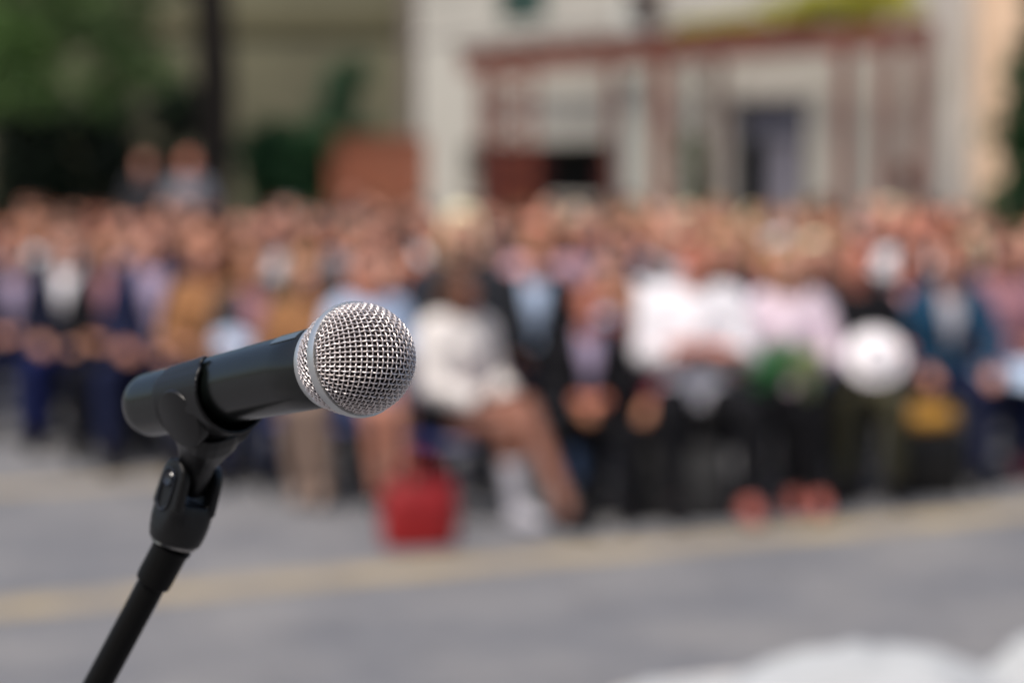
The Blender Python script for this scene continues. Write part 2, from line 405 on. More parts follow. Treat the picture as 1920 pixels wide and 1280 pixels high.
def head_parts(J):
    c = J['head']; Rz = Matrix.Rotation(J['look'], 3, 'Z')
    def P(x, y, z): return c + Rz @ Vector((x, y, z))
    return c, Rz, P

BODY = {}
def seg_dist(V, a, b):
    a = np.array(a); b = np.array(b); ab = b - a; t = np.clip(((V - a) @ ab) / (ab @ ab + 1e-9), 0, 1)
    return np.linalg.norm(V - (a + t[:, None] * ab), axis=1), t
def body(key):
    if key in BODY: return BODY[key]
    legs, arms, look, lean, wide = key
    J = pose(legs, arms, look, lean, wide)
    mb = MB(); segs = []
    def cap(lbl, a, ra, b, rb):
        a, b = Vector(a), Vector(b); ax = b - a; L = ax.length
        prof = [(-ra * math.cos(q), ra * math.sin(q)) for q in (.06, .5, 1.0, 1.4)] + [(L * t, ra + (rb - ra) * t) for t in (.25, .5, .75)] + [(L + rb * math.sin(q), rb * math.cos(q)) for q in (0, .5, 1.0, 1.5)]
        mb.lathe(prof, a, ax, 14); segs.append((lbl, a, b, ra, rb))
    def ell(lbl, c, r, rot=None): mb.ball(c, r, 20, 14, rot); segs.append((lbl, Vector(c), Vector(c) + Vector((0, 0, .001)), min(r) * 1.12, min(r) * 1.12))
    hz = J['hz']; W = wide; hp = Vector((0, 0, hz))
    ell('pelvis', hp + Vector((0, .01, .02)), (.165 * W, .115, .115))
    ell('torso', J['belly'], (.135 * W, .105, .14)); ell('torso', J['chest'], (.160 * W, .112, .19))
    cap('torso', J['sho'][0] * .75 + J['neck'] * .25, .062, J['sho'][1] * .75 + J['neck'] * .25, .062)
    cap('torso', J['sho'][0] + Vector((.02, 0, -.01)), .058, J['chest'] + Vector((-.05, 0, .02)), .085)
    cap('torso', J['sho'][1] + Vector((-.02, 0, -.01)), .058, J['chest'] + Vector((.05, 0, .02)), .085)
    cap('neck', J['neck'] - Vector((0, 0, .05)), .055, J['head'] - Vector((0, -.01, .05)), .048)
    for i, s in enumerate((-1, 1)):
        sh = J['sho'][i]; e, w_, h = J['arm'][i]
        cap('uarm', sh, .050 * W, e, .039); cap('farm', e, .040, w_, .027)
        # hand: palm, four unequal bent fingers, thumb from the side
        palm = w_ + h * .055; side = h.cross(Vector((0, 0, 1)))
        side = side.normalized() if side.length > .1 else Vector((1, 0, 0)); dn = side.cross(h).normalized()
        if dn.z > 0: dn = -dn
        cap('hand', w_ + h * .01, .024, palm - side * .014, .021); cap('hand', w_ + h * .01, .024, palm + side * .014, .021); cap('hand', palm - side * .018, .017, palm + side * .018, .017)
        for k, (o_, ln) in enumerate(((-.030, .062), (-.010, .074), (.010, .070), (.030, .056))):
            b0 = palm + side * o_ * s + h * .028; b1 = b0 + (h + dn * .25) .normalized() * ln * .5; b2 = b1 + (h * .6 + dn * .8).normalized() * ln * .5
            cap('hand', b0, .0098, b1, .0088); cap('hand', b1, .0088, b2, .0078)
        t0 = w_ + h * .03 - side * .022 * s; t1 = t0 + (h * .6 - side * s * .75 + dn * .2).normalized() * .036; t2 = t1 + (h * .9 - side * s * .1 + dn * .35).normalized() * .030
        cap('hand', t0, .013, t1, .0108); cap('hand', t1, .0108, t2, .009)
        hpj, kn, an, to = J['hip'][i], J['knee'][i], J['ank'][i], J['toe'][i]
        cap('thigh', hpj, .088 * W, kn, .060); cap('shin', kn, .059, kn + (an - kn) * .35 + Vector((0, .012, 0)), .057); cap('shin', kn + (an - kn) * .35 + Vector((0, .012, 0)), .057, an, .036)
        heel = an + Vector((0, .025, -.045)); cap('foot', heel, .036, to, .030); cap('foot', an, .036, to, .026); cap('foot', an, .036, heel, .036)
    c, Rz, P = head_parts(J)
    def hell(x, y, z, r, rx=0): mb.ball(P(x, y, z), r, 22, 16, Rz @ Matrix.Rotation(rx, 3, 'X'))
    hell(0, .012, .028, (.074, .092, .092)); hell(0, -.022, -.022, (.058, .066, .092)); hell(0, -.066, -.094, (.023, .020, .018)); hell(0, -.048, -.06, (.045, .038, .045))
    segs.append(('head', P(0, 0, -.04), P(0, .01, .04), .075, .085))
    mb.tube([P(0, -.082, .022), P(0, -.096, -.002), P(0, -.108, -.024), P(0, -.088, -.034)], [.010, .011, .014, .010], 10)      # nose
    for s in (-1, 1):
        mb.ball(P(s * .014, -.088, -.028), (.008, .009, .007), 10, 8)
        mb.ball(P(s * .078, .012, -.004), (.010, .018, .030), 12, 10, Rz @ Matrix.Rotation(s * .25, 3, 'Z'))    # ear
        mb.ball(P(s * .032, -.074, .036), (.026, .012, .008), 12, 8)                                             # brow
        mb.ball(P(s * .040, -.060, -.016), (.022, .020, .018), 12, 8)                                            # cheek
    mb.ball(P(0, -.088, -.056), (.024, .009, .0065), 12, 8); mb.ball(P(0, -.086, -.068), (.020, .009, .0075), 12, 8)               # lips
    me = bake(mb.mesh('person'), [('REMESH', dict(mode='VOXEL', voxel_size=.0085)), ('SMOOTH', dict(factor=.5, iterations=2))])
    n = len(me.vertices); V = np.empty(n * 3); me.vertices.foreach_get('co', V); V = V.reshape(-1, 3)
    N_ = np.empty(n * 3); me.vertices.foreach_get('normal', N_); N_ = N_.reshape(-1, 3)
    best = np.full(n, 9.0); lab = np.zeros(n, int); names = ['pelvis', 'torso', 'neck', 'uarm', 'farm', 'hand', 'thigh', 'shin', 'foot', 'head']
    for lb, a, b, ra, rb in segs:
        d, t = seg_dist(V, a, b); d = d - (ra + (rb - ra) * t); k = d < best; best[k] = d[k]; lab[k] = names.index(lb)
    me.materials.clear(); me.materials.append(skin_tones[0]); me.materials.append(lipm)
    # lips
    lp = np.array(P(0, -.092, -.062)); mi = np.zeros(len(me.polygons), int); cen = np.empty(len(me.polygons) * 3); me.polygons.foreach_get('center', cen); cen = cen.reshape(-1, 3)
    q = (cen - lp); mi[(np.abs(q[:, 0]) < .023) & (np.abs(q[:, 1]) < .02) & (np.abs(q[:, 2]) < .010)] = 1
    me.polygons.foreach_set('material_index', mi)
    me['n'] = n
    BODY[key] = dict(me=me, J=J, V=V, N=N_, lab=lab, names=names, g={})
    return BODY[key]
def garment(B, key, parts, off, cond=None, thick=.005, wr=.004):
    """cloth shell that follows the body"""
    if key in B['g']: return B['g'][key]
    me, V, N_ = B['me'], B['V'], B['N']
    ok = np.isin(B['lab'], [B['names'].index(p) for p in parts])
    if cond is not None: ok &= cond(V)
    idx = -np.ones(len(V), int); k = np.nonzero(ok)[0]; idx[k] = np.arange(len(k))
    P_ = V[k] + N_[k] * off
    P_ += N_[k] * (wr * .6 * (np.sin(P_[:, 2:3] * 75 + np.sin(P_[:, 0:1] * 31) * 2.2) + np.sin(P_[:, 0:1] * 58 + P_[:, 1:2] * 47 + P_[:, 2:3] * 20)) * .5)
    fs = []
    for p in me.polygons:
        v = [idx[i] for i in p.vertices]
        if min(v) >= 0: fs.append(v)
    # split into connected pieces, drop the crumbs
    root = list(range(len(P_)))
    def find(a):
        while root[a] != a: root[a] = root[root[a]]; a = root[a]
        return a
    for f in fs:
        a = find(f[0])
        for q in f[1:]: root[find(q)] = a
    groups = {}
    for f in fs: groups.setdefault(find(f[0]), []).append(f)
    big = max(len(g_) for g_ in groups.values()); out = []
    for g_ in groups.values():
        if len(g_) < max(20, big * (.12 if key in ('shoes', 'trousers') else .5)): continue
        vi = sorted({i for f in g_ for i in f}); mp = {i: j for j, i in enumerate(vi)}
        m2 = bpy.data.meshes.new(key); m2.from_pydata([P_[i].tolist() for i in vi], [], [[mp[i] for i in f] for f in g_])
        out.append(bake(m2, [('SMOOTH', dict(factor=.5, iterations=3)), ('DECIMATE', dict(ratio=.45)), ('SOLIDIFY', dict(thickness=thick, offset=-1))]))
    B['g'][key] = out
    return out
def wear(name, meshes, m, o):
    for q in meshes: shape(name, q, m, o)
def hair_mesh(B, style):
    if ('hair', style) in B['g']: return B['g'][('hair', style)]
    c, Rz, P = head_parts(B['J'])
    nu, nv = 40, 30; vs = []; fs = []; keep = {}
    L = dict(short=0, crop=0, bob=.10, long=.26, bun=0, balding=0, hat=0)[style]
    th0 = dict(short=.012, crop=.007, bob=.017, long=.016, bun=.012, balding=.007, hat=.0)[style]
    for j in range(nv + 1):
        ph = math.pi * j / nv * .97 + .01
        for i in range(nu):
            a = 2 * math.pi * i / nu; d = Vector((math.sin(ph) * math.sin(a), -math.sin(ph) * math.cos(a), math.cos(ph)))   # a=0 : face
            nz = noise.noise(d * 5 + Vector((3, 1, len(style)))) * .006 + math.sin(a * 17 + ph * 3) * (.0035 if L else .0015)
            p = Vector((d.x * (.078 + th0 + nz), d.y * (.096 + th0 + nz) + .014, d.z * (.096 + th0 + nz) + .027))
            down = max(0, -d.z)
            if L: 
                p.z -= L * down ** .8; p.x *= 1 + .22 * down; p.y = p.y + (.012 if d.y > 0 else -.0) * down
            vs.append(P(*p))
            back = math.cos(a) < .25 or False
            front = math.cos(a)        # 1 at the face
            lim = {'short': -.25, 'crop': -.2, 'bob': -.99, 'long': -.99, 'bun': -.45, 'balding': -.35, 'hat': 0}[style]
            k = d.z > (.62 + .06 * math.sin(a * 3) if front > .35 else (lim if front < -.1 else (lim if L else lim + .25 + front)))
            if style in ('long', 'bob') and front > .62 and d.z < .55: k = False
            elif style in ('long', 'bob'): k = d.z > -.97
            if style == 'balding' and (d.z > .45 or front > .1): k = False
            keep[(i, j)] = k
    for j in range(nv):
        for i in range(nu):
            q = [(i, j), ((i + 1) % nu, j), ((i + 1) % nu, j + 1), (i, j + 1)]
            if all(keep[t] for t in q): fs.append([t[1] * nu + t[0] for t in q][::-1])
    root = list(range(len(vs)))
    def find(a):
        while root[a] != a: a = root[a]
        return a
    for f in fs:
        for q in f[1:]:
            a, b = find(f[0]), find(q)
            if a != b: root[b] = a
    cnt = {}
    for f in fs: cnt.setdefault(find(f[0]), []).append(f)
    fs = max(cnt.values(), key=len); vi = sorted({i for f in fs for i in f}); mp = {i: j for j, i in enumerate(vi)}
    m2 = bpy.data.meshes.new('hair'); m2.from_pydata([tuple(vs[i]) for i in vi], [], [[mp[i] for i in f] for f in fs])
    m2 = bake(m2, [('SMOOTH', dict(factor=.4, iterations=1)), ('SOLIDIFY', dict(thickness=.012, offset=-1))])
    if style == 'bun':
        bm = bmesh.new(); bm.from_mesh(m2); bmesh.ops.create_uvsphere(bm, u_segments=16, v_segments=10, radius=.042, matrix=Matrix.Translation(P(0, .115, .075))); bm.to_mesh(m2); bm.free()
        m2.polygons.foreach_set('use_smooth', [True] * len(m2.polygons))
    B['g'][('hair', style)] = m2
    return m2
def hat_mesh(B):
    if 'hatm' in B['g']: return B['g']['hatm']
    c, Rz, P = head_parts(B['J'])
    mb = MB().lathe([(0, .150), (.006, .152), (.012, .118), (.02, .112), (.07, .108), (.11, .090), (.13, .055), (.135, .001)], P(0, .01, .03), Rz @ Vector((0, .08, 1)), 40, False)
    B['g']['hatm'] = bake(mb.mesh('hat'), [('SOLIDIFY', dict(thickness=.004))]); return B['g']['hatm']
EYE = {}
def person(px, Y, hy=None, rz=0.0, legs='flat', arms='lap', look=0.0, lean=0.0, wide=1.0, skin=0, hair='brown', style='short', top='white', top_kind='shirt', under='white',
           bottom='black', bottom_kind='trousers', shoes='black', label='', group='seated audience', scale=None, hat=None, detail=False, x=None, skinlegs=None):
    B = body((legs, arms, look, lean, wide)); J = B['J']; V = B['V']
    hc = J['head'].z
    s = scale
    if s is None:
        zt = CAMZ - (hy - 330) / FP * Y; s = min(1.14, max(.86, zt / hc)) if hy else 1.0
    o = shape('person', B['me'], skin_tones[skin]); o.location = (gx(px, Y) if x is None else x, Y, 0); o.rotation_euler.z = rz; o.scale = (s, s, s)
    tag(o, label, 'person', group)
    hz = J['hz']; ny = J['neck'].y; nz = J['neck'].z
    if top_kind == 'long_shirt':
        wear('shirt', garment(B, 'long_shirt', ('torso', 'pelvis', 'uarm', 'farm', 'thigh'), .022, lambda V: (V[:, 2] > hz - .02) & (V[:, 1] > -.16)), CL_[top], o)
    elif top_kind == 'jacket':
        wear('shirt', garment(B, 'shirt_t', ('torso',), .008, thick=.003), CL_[under], o)
        wear('jacket', garment(B, 'jacket', ('torso', 'pelvis', 'uarm', 'farm'), .021, lambda V: ~((np.abs(V[:, 0]) < .012 + np.clip((V[:, 2] - hz - .22), 0, 9) * .19) & (V[:, 1] < -.0) & (V[:, 2] > hz + .17)) & (V[:, 2] > hz - .03)), CL_[top], o)
    elif top_kind == 'tee':
        wear('shirt', garment(B, 'tee', ('torso', 'pelvis', 'uarm'), .014, lambda V: (V[:, 2] > hz - .02) & ~((V[:, 2] < hz + .03) & (V[:, 1] < -.10)), wr=.006), CL_[top], o)
    else:
        wear('sweater' if top_kind == 'sweater' else 'shirt', garment(B, top_kind, ('torso', 'pelvis', 'uarm', 'farm'), .030 if top_kind == 'sweater' else .016, lambda V: (V[:, 2] > hz - .02) & ~((V[:, 2] < hz + .03) & (V[:, 1] < -.10)), wr=.008 if top_kind == 'sweater' else .005), CL_[top], o)
    if bottom_kind == 'trousers': wear('trousers', garment(B, 'trousers', ('pelvis', 'thigh', 'shin'), .013, lambda V: V[:, 2] < hz + .09), CL_[bottom], o)
    elif bottom_kind == 'skirt': wear('skirt', garment(B, 'skirt', ('pelvis', 'thigh'), .014, lambda V: (V[:, 2] < hz + .09) & (V[:, 1] > -.36)), CL_[bottom], o)
    elif bottom_kind == 'shorts': wear('shorts', garment(B, 'shorts', ('pelvis', 'thigh'), .012, lambda V: (V[:, 2] < hz + .09) & (V[:, 1] > -.12)), CL_[bottom], o)
    for q in garment(B, 'shoes', ('foot',), .009, wr=.0):
        sc_ = shoes if isinstance(shoes, str) else shoes[int(np.mean([v.co.x for v in q.vertices]) > 0)]
        shape('shoe', q, CL_[sc_], o)
    if style != 'bald': shape('hair', hair_mesh(B, style), HR[hair], o)
    if hat: shape('hat', hat_mesh(B), CL_[hat], o)
    if detail:
        c, Rz, P = head_parts(J)
        for sg in (-1, 1):
            if (sg, J['look'], tuple(J['head'])) not in EYE:
                EYE[(sg, J['look'], tuple(J['head']))] = (MB().ball(P(sg * .030, -.0745, .012), (.0120, .0085, .0060), 14, 10, Rz).mesh('eye'), MB().ball(P(sg * .030, -.0822, .012), (.0056, .0018, .0056), 12, 8, Rz).mesh('iris'))
            a, b = EYE[(sg, J['look'], tuple(J['head']))]
            e = shape('eye', a, eye_w, o); shape('iris', b, eye_d, e)
    return o

# chairs -----------------------------------------------------------
CH = {}
def chair(x, Y, rz, kind, label, group='audience chairs', s=1.0):
    m1 = {'blue': mat('blue_chair_plastic', (.012, .02, .12), .4), 'black': mat('black_chair_fabric', (.012, .012, .014), .8), 'grey': mat('grey_chair_plastic', (.16, .17, .19), .5)}[kind]
    leg = mat('chair_leg_steel', (.10, .10, .11), .35, .8)
    if not CH:
        st = MB().box((0, 0, .425), (.43, .42, .035)); sm = st.mesh('seat')
        bm = bmesh.new(); bm.from_mesh(sm); bmesh.ops.recalc_face_normals(bm, faces=bm.faces); bmesh.ops.bevel(bm, geom=bm.edges[:], offset=.012, segments=2, affect='EDGES'); bm.to_mesh(sm); bm.free(); CH['seat'] = sm
        rg = []
        for k in range(9):
            u = -.2 + .05 * k; yb = .235 + .05 * (1 - (u / .2) ** 2)
            rg.append([(u, yb, .62), (u, yb + .018, .62), (u, yb + .055, .88), (u, yb + .037, .88)])
        CH['back'] = MB().loft(rg).mesh('back', False)
        for i, (sx, sy) in enumerate(((-1, -1), (1, -1), (-1, 1), (1, 1))):
            pts = [(sx * .185, sy * .17, .41), (sx * .20, sy * .20, .0)] if sy < 0 else [(sx * .21, .27, .0), (sx * .19, .20, .42), (sx * .185, .265, .80)]
            CH['leg%d' % i] = MB().tube(pts, .0115, 10).mesh('leg')
    t = empty('chair', (x, Y, 0), rz); t.scale = (s, s, s); tag(t, label, 'chair', group)
    shape('seat', CH['seat'], m1, t); shape('backrest', CH['back'], m1, t)
    for i in range(4): shape('leg', CH['leg%d' % i], leg, t)
    return t
def front_edge(px): return float(np.interp(px, [-100, 0, 300, 600, 1000, 1500, 1900, 2050], [16.3, 15.5, 13.7, 12.2, 11.3, 12.0, 13.4, 14.0]))

# front row, left to right (px of the head, distance, px height of the head)
FR = []
def fr(px, dY, hy, anchor, chairkind='black', **k):
    Y = front_edge(px) + dY; FR.append((px, Y, anchor))
    o = person(px, Y, hy, detail=True, group='front row of the audience', **k)
    if k.get('legs') != 'standing':
        sc = o.scale[0]; rz = o.rotation_euler.z
        chair(o.location.x + math.sin(-rz) * -.0, Y + .02, rz, chairkind, '%s chair under the %s' % (chairkind, anchor), 'front row chairs', sc * 1.0)
    return o
fr(30, .5, 478, 'man in dark suit at the left frame edge', 'blue', skin=1, hair='dark_brown', top='dark_navy', top_kind='jacket', under='lilac', bottom='navy', arms='clasp', label='seated man in dark suit and lilac shirt at the left frame edge')
fr(128, .5, 462, 'man whose white shirt shows at the shoulder', 'blue', skin=0, hair='brown', top='dark_navy', top_kind='jacket', under='white', bottom='royal_blue', label='seated man in navy jacket, white shirt and deep blue trousers', look=.3)
fr(205, .45, 470, 'person with mauve shirt', 'black', skin=2, hair='brown', top='black', top_kind='jacket', under='mauve', bottom='black', arms='clasp', label='seated man in black jacket over mauve shirt with a pale disc in his hands')
fr(290, .5, 452, 'man with orange face and lilac shirt', 'blue', skin=1, hair='auburn', top='navy', top_kind='jacket', under='lilac', bottom='navy', legs='wide', label='seated man in navy jacket and lilac shirt beside the woman in tan')
fr(392, .5, 480, 'woman in tan', 'black', skin=1, hair='ginger', style='long', top='tan', top_kind='shirt', bottom='charcoal', label='seated woman with long ginger hair and tan top holding white papers', legs='together', arms='hold')
fr(478, .7, 500, 'man in charcoal jacket', 'blue', skin=2, hair='dark_brown', top='charcoal', top_kind='jacket', under='mauve', bottom='navy', label='seated man in charcoal jacket between the tan woman and the golden-haired woman')
fr(575, .5, 515, 'golden-haired woman', 'blue', skin=0, hair='golden', style='long', top='tan', top_kind='shirt', bottom='beige', legs='together', look=.35, label='seated woman with long golden hair and beige trousers behind the microphone handle', shoes='beige')
fr(690, .5, 512, 'dark-haired woman in pale blue', 'blue', skin=1, hair='dark_brown', style='bun', top='pale_blue', top_kind='shirt', bottom='denim', bottom_kind='skirt', legs='together', label='seated woman in pale blue shirt and denim skirt behind the grille', rz=.25)
hero = fr(858, .30, 548, 'woman in white sweater', 'blue', skin=4, hair='brown', style='long', top='cream', top_kind='sweater', bottom='black', bottom_kind='shorts', legs='stretched', arms='lap', shoes='black', rz=.82, wide=1.12, label='seated woman in white sweater, brown hair, bare legs and one white boot')
wear('white_boot', garment(BODY[('stretched', 'lap', 0.0, 0.0, 1.12)], 'boot', ('shin', 'foot'), .012, lambda V: (V[:, 2] < .36) & (V[:, 0] < .0 + .0) & (V[:, 1] > -.66)), CL_['silver_grey'], hero)
fr(1104, .6, 570, 'suited man with clasped hands', 'black', skin=3, hair='auburn', top='black', top_kind='jacket', under='lilac', bottom='black', legs='wide', arms='clasp', label='seated man in black suit and lilac shirt with clasped hands', lean=.06)
fr(1165, .75, 560, 'dark-dressed person with tan face', 'black', skin=2, hair='brown', top='burgundy', top_kind='shirt', bottom='black', arms='knees', label='seated person in dark burgundy top between suited man and white-shirted man', rz=-.1)
fr(1300, .5, 488, 'man in white shirt', 'black', skin=3, hair='brown', style='crop', top='white', top_kind='long_shirt', bottom='black', legs='wide', arms='folded', wide=1.18, rz=.13, label='broad seated man in bright white shirt and black trousers, arms folded', shoes=('black', 'coral'))
fr(1478, .5, 500, 'blonde woman in pale pink', 'black', skin=0, hair='blonde', style='long', top='pale_pink', top_kind='shirt', bottom='black', arms='hold', legs='together', label='seated blonde woman in pale pink shirt holding green bouquet', shoes='coral')
fr(1612, .5, 490, 'man in black top', 'black', skin=3, hair='dark_brown', style='crop', top='black', top_kind='tee', bottom='olive', arms='hold', label='seated man in black short-sleeved top holding round white hat', look=-.2)
fr(1775, .5, 490, 'person in navy waistcoat', 'grey', skin=1, hair='ginger', top='teal', top_kind='jacket', under='silver_grey', bottom='navy', arms='knees', lean=.08, label='seated person with ginger hair in teal jacket beside right frame edge')
fr(1890, .5, 478, 'woman in mauve top', 'grey', skin=1, hair='dark_brown', style='bob', top='mauve', top_kind='shirt', bottom='navy', bottom_kind='trousers', legs='together', arms='hold', label='seated woman in mauve top with pale blue papers at right frame edge', shoes='burgundy')

# the rows behind
tops = ['navy', 'dark_navy', 'black', 'charcoal', 'white', 'lilac', 'pale_blue', 'pink', 'grey', 'mauve', 'burgundy', 'tan', 'salmon', 'silver_grey', 'denim', 'olive', 'rust']
hairs = ['black', 'dark_brown', 'brown', 'auburn', 'ginger', 'blonde', 'pale_blonde', 'grey', 'golden']
ORD = ['front', 'second', 'third', 'fourth', 'fifth', 'sixth', 'seventh', 'eighth', 'ninth', 'tenth', 'eleventh', 'twelfth', 'thirteenth', 'fourteenth', 'fifteenth', 'sixteenth', 'seventeenth', 'eighteenth']
WORD = {'navy': 'navy', 'dark_navy': 'midnight blue', 'pale_blue': 'pale blue', 'pale_pink': 'pale pink', 'silver_grey': 'silver grey', 'dark_brown': 'dark brown', 'pale_blonde': 'pale blonde'}
used = set()
poses = [('flat', 'lap', 0.0, 0.0, 1.0), ('flat', 'lap', .35, .03, 1.0), ('flat', 'clasp', -.3, .0, 1.1), ('crossed', 'lap', .15, .0, 1.0), ('flat', 'folded', -.1, .0, 1.1)]
short_anchor = [(30, 'the left-edge suited man'), (128, 'the blue-trousered man'), (205, 'the mauve-shirted man'), (290, 'the lilac-shirted man'), (392, 'the ginger woman in tan'), (478, 'the charcoal-jacketed man'),
                (575, 'the golden-haired woman'), (690, 'the microphone grille'), (862, 'the white-sweatered woman'), (1085, 'the clasping suited man'), (1165, 'the burgundy top'), (1300, 'the white-shirted man'),
                (1478, 'the bouquet holder'), (1612, 'the round-hat holder'), (1775, 'the teal jacket'), (1890, 'the mauve-topped woman')]
NP_ = 0
SPECIAL = {}
for row in range(1, 17):
    px0 = -70 + (row % 2) * 30
    px = px0
    while px < 1990:
        Y = front_edge(px) + .5 + .92 * row + random.uniform(-.08, .08)
        step = .62 / Y * FP
        hy0 = 330 + FP * (CAMZ - random.uniform(1.12, 1.34)) / Y
        if abs(px - 868) < 66 and Y < 14.5: px += step; continue
        if Y < 27.5 - (0.0 if px < 1150 else 1.0):
            if row >= 2 and random.random() < .45: tp = random.choice(['mauve', 'navy', 'black', 'tan', 'burgundy', 'charcoal', 'lilac', 'grey'])
            else: tp = random.choice(tops)
            if random.random() < (.88 if px < 560 else .45): tp = random.choice(['navy', 'dark_navy', 'black', 'charcoal'])
            hr = random.choice(hairs + hairs[:3] + ['golden', 'blonde', 'pale_blonde'] if px > 900 else hairs[:3] * 3 + hairs[:5] + ['grey']); female = random.random() < .5
            style = random.choice(['long', 'long', 'bob', 'bun']) if female else random.choice(['short', 'short', 'crop', 'balding'])
            anc = min(short_anchor, key=lambda a: abs(a[0] - px))[1]
            for _ in range(40):
                lb = '%s-haired person in %s, %s row, behind %s' % (WORD.get(hr, hr), WORD.get(tp, tp), ORD[row], anc)
                if lb not in used: break
                hr = random.choice(hairs); tp = random.choice(tops)
            used.add(lb)
            p_ = random.choice(poses)
            kind = 'jacket' if (not female and tp in ('navy', 'dark_navy', 'black', 'charcoal', 'grey')) else ('tee' if random.random() < .2 else 'shirt')
            person(px + random.uniform(-.28, .28) * step, Y, hy0, legs=p_[0], arms=p_[1], look=p_[2], lean=p_[3], wide=p_[4], skin=random.choice([0, 1, 1, 2, 3]), hair=hr, style=style, top=tp, top_kind=kind,
                   under=random.choice(['white', 'lilac', 'pale_blue']), bottom=random.choice(['black', 'navy', 'charcoal', 'denim']), label=lb, group='rows of seated audience behind the front row', rz=random.uniform(-.15, .15) - gx(px, Y) / Y * .5)
            if row <= 1: chair(gx(px, Y), Y + .02, 0, 'blue' if px < 1000 else 'black', 'chair under the %s' % lb.replace('-haired person', '-haired sitter').replace('second row, ', 'second row '), 'second row chairs')
            NP_ += 1
        px += step
print('rows', NP_)
person(866, 13.2, 440, skin=0, hair='pale_blonde', style='bob', top='charcoal', label='seated person with voluminous cream blonde hair behind the woman in white sweater', group='rows of seated audience behind the front row')
# standing onlookers at the back
for px, Y, hy, tp, sk, hr, st, lb in ((275, 29.5, 300, 'charcoal', 1, 'brown', 'short', 'standing brown-haired man in dark charcoal shirt at the back beside the dark trunk'),
                                      (356, 28.0, 306, 'grey', 3, 'auburn', 'balding', 'standing man with orange face in grey shirt before the dark trunk'),
                                      (660, 28.8, 372, 'navy', 1, 'dark_brown', 'short', 'standing woman in navy in front of the brown board'),
                                      (712, 28.0, 392, 'salmon', 2, 'ginger', 'bob', 'standing ginger-haired woman in salmon in front of the brown board')):
    person(px, Y, hy, legs='standing', arms='down', skin=sk, hair=hr, style=st, top=tp, top_kind='shirt', bottom='charcoal', label=lb, group='standing onlookers', )

# things people hold and that stand by the front row ------------------
def at(px, py, Y): # world point on the line of sight at distance Y
    d = Y; v = ray(px, py, 1.0) - Vector((0, 0, CAMZ)); return Vector((0, 0, CAMZ)) + v * (Y / v.y)
def bag(px, Y, wd, dp, h, m, label, rz=0, z0=0):
    t = empty('handbag', (gx(px, Y), Y, z0), rz); tag(t, label, 'bag')
    rg = []
    for z, a, b in ((0.004, .9, .8), (.02, 1.0, 1.0), (h * .5, 1.06, 1.05), (h * .85, .98, .8), (h, .95, .55)):
        rg.append([Vector((gx(px, Y), Y, z0)) + Matrix.Rotation(rz, 3, 'Z') @ Vector((wd / 2 * a * math.copysign(abs(math.cos(q)) ** .55, math.cos(q)), dp / 2 * b * math.copysign(abs(math.sin(q)) ** .55, math.sin(q)), z)) for q in (2 * math.pi * k / 28 for k in range(28))])
    MB().loft(rg).build('bag_body', m, t)
    for s in (-1, 1):
        pts = [Vector((gx(px, Y), Y, z0)) + Matrix.Rotation(rz, 3, 'Z') @ Vector((math.cos(q) * wd * .26, s * dp * .25, h - .01 + math.sin(q) * h * .42)) for q in (math.pi * k / 14 for k in range(15))]
        MB().tube(pts, .009, 8).build('strap', m, t)
    return t
redl = mat('red_leather', (.24, .006, .007), .45, var=.2, vscale=9, bump=.3, bscale=90)
bag(785, 11.0, .34, .17, .30, redl, 'large red leather handbag standing on the ground by the front row', .25)
bag(1275, 11.9, .50, .28, .36, mat('black_bag_fabric', (.008, .008, .009), .8), 'bulky black bag on the ground in front of the white-shirted man', -.1)
cs = MB().box((gx(1738, 12.75), 12.75, .195), (.40, .24, .34)); cs.build_ = 0
ct = empty('case', (gx(1738, 12.75), 12.75, 0)); tag(ct, 'black hard case on the ground carrying the mustard yellow bag', 'case')
cs.build('case_body', plast, ct, bevel=.02)
for a_ in (-1, 1): MB().box((gx(1738, 12.75) + a_ * .16, 12.75, .0125), (.03, .20, .023)).build('foot', plast, ct)
MB().tube([(gx(1738, 12.75) + q_, 12.615 - h_, .22) for q_, h_ in ((-.07, .005), (-.065, .025), (.065, .025), (.07, .005))], .007, 8).build('handle', plast, ct)
bag(1738, 12.75, .32, .16, .11, mat('mustard_leather', (.36, .18, .02), .5, var=.3, vscale=14), 'mustard yellow bag resting on the black case beside the teal jacket sitter', .1, .3655)
# white round hat
hw = at(1640, 668, 12.05); hm = mat('white_straw', (.78, .74, .77), .8, bump=.5, bscale=120)
sl_ = Vector((-.05, -.8, .45)).normalized()
h_ = MB().lathe([(0, .138), (.006, .145), (.010, .118), (.018, .088), (.07, .078), (.085, .05), (.088, .001)], hw, sl_, 44).build('sun_hat', hm); tag(h_, 'round white sun hat held by the man in black top', 'hat')
# pale disc on the left
h_ = MB().lathe([(0, .075), (.004, .080), (.012, .078), (.016, .03), (.016, .001)], at(194, 620, 15.0), (0, -.9, .4), 36).build('paper_plate', mat('lilac_card', (.30, .29, .50), .7)); tag(h_, 'small round lilac disc held by the mauve-shirted man', 'disc')
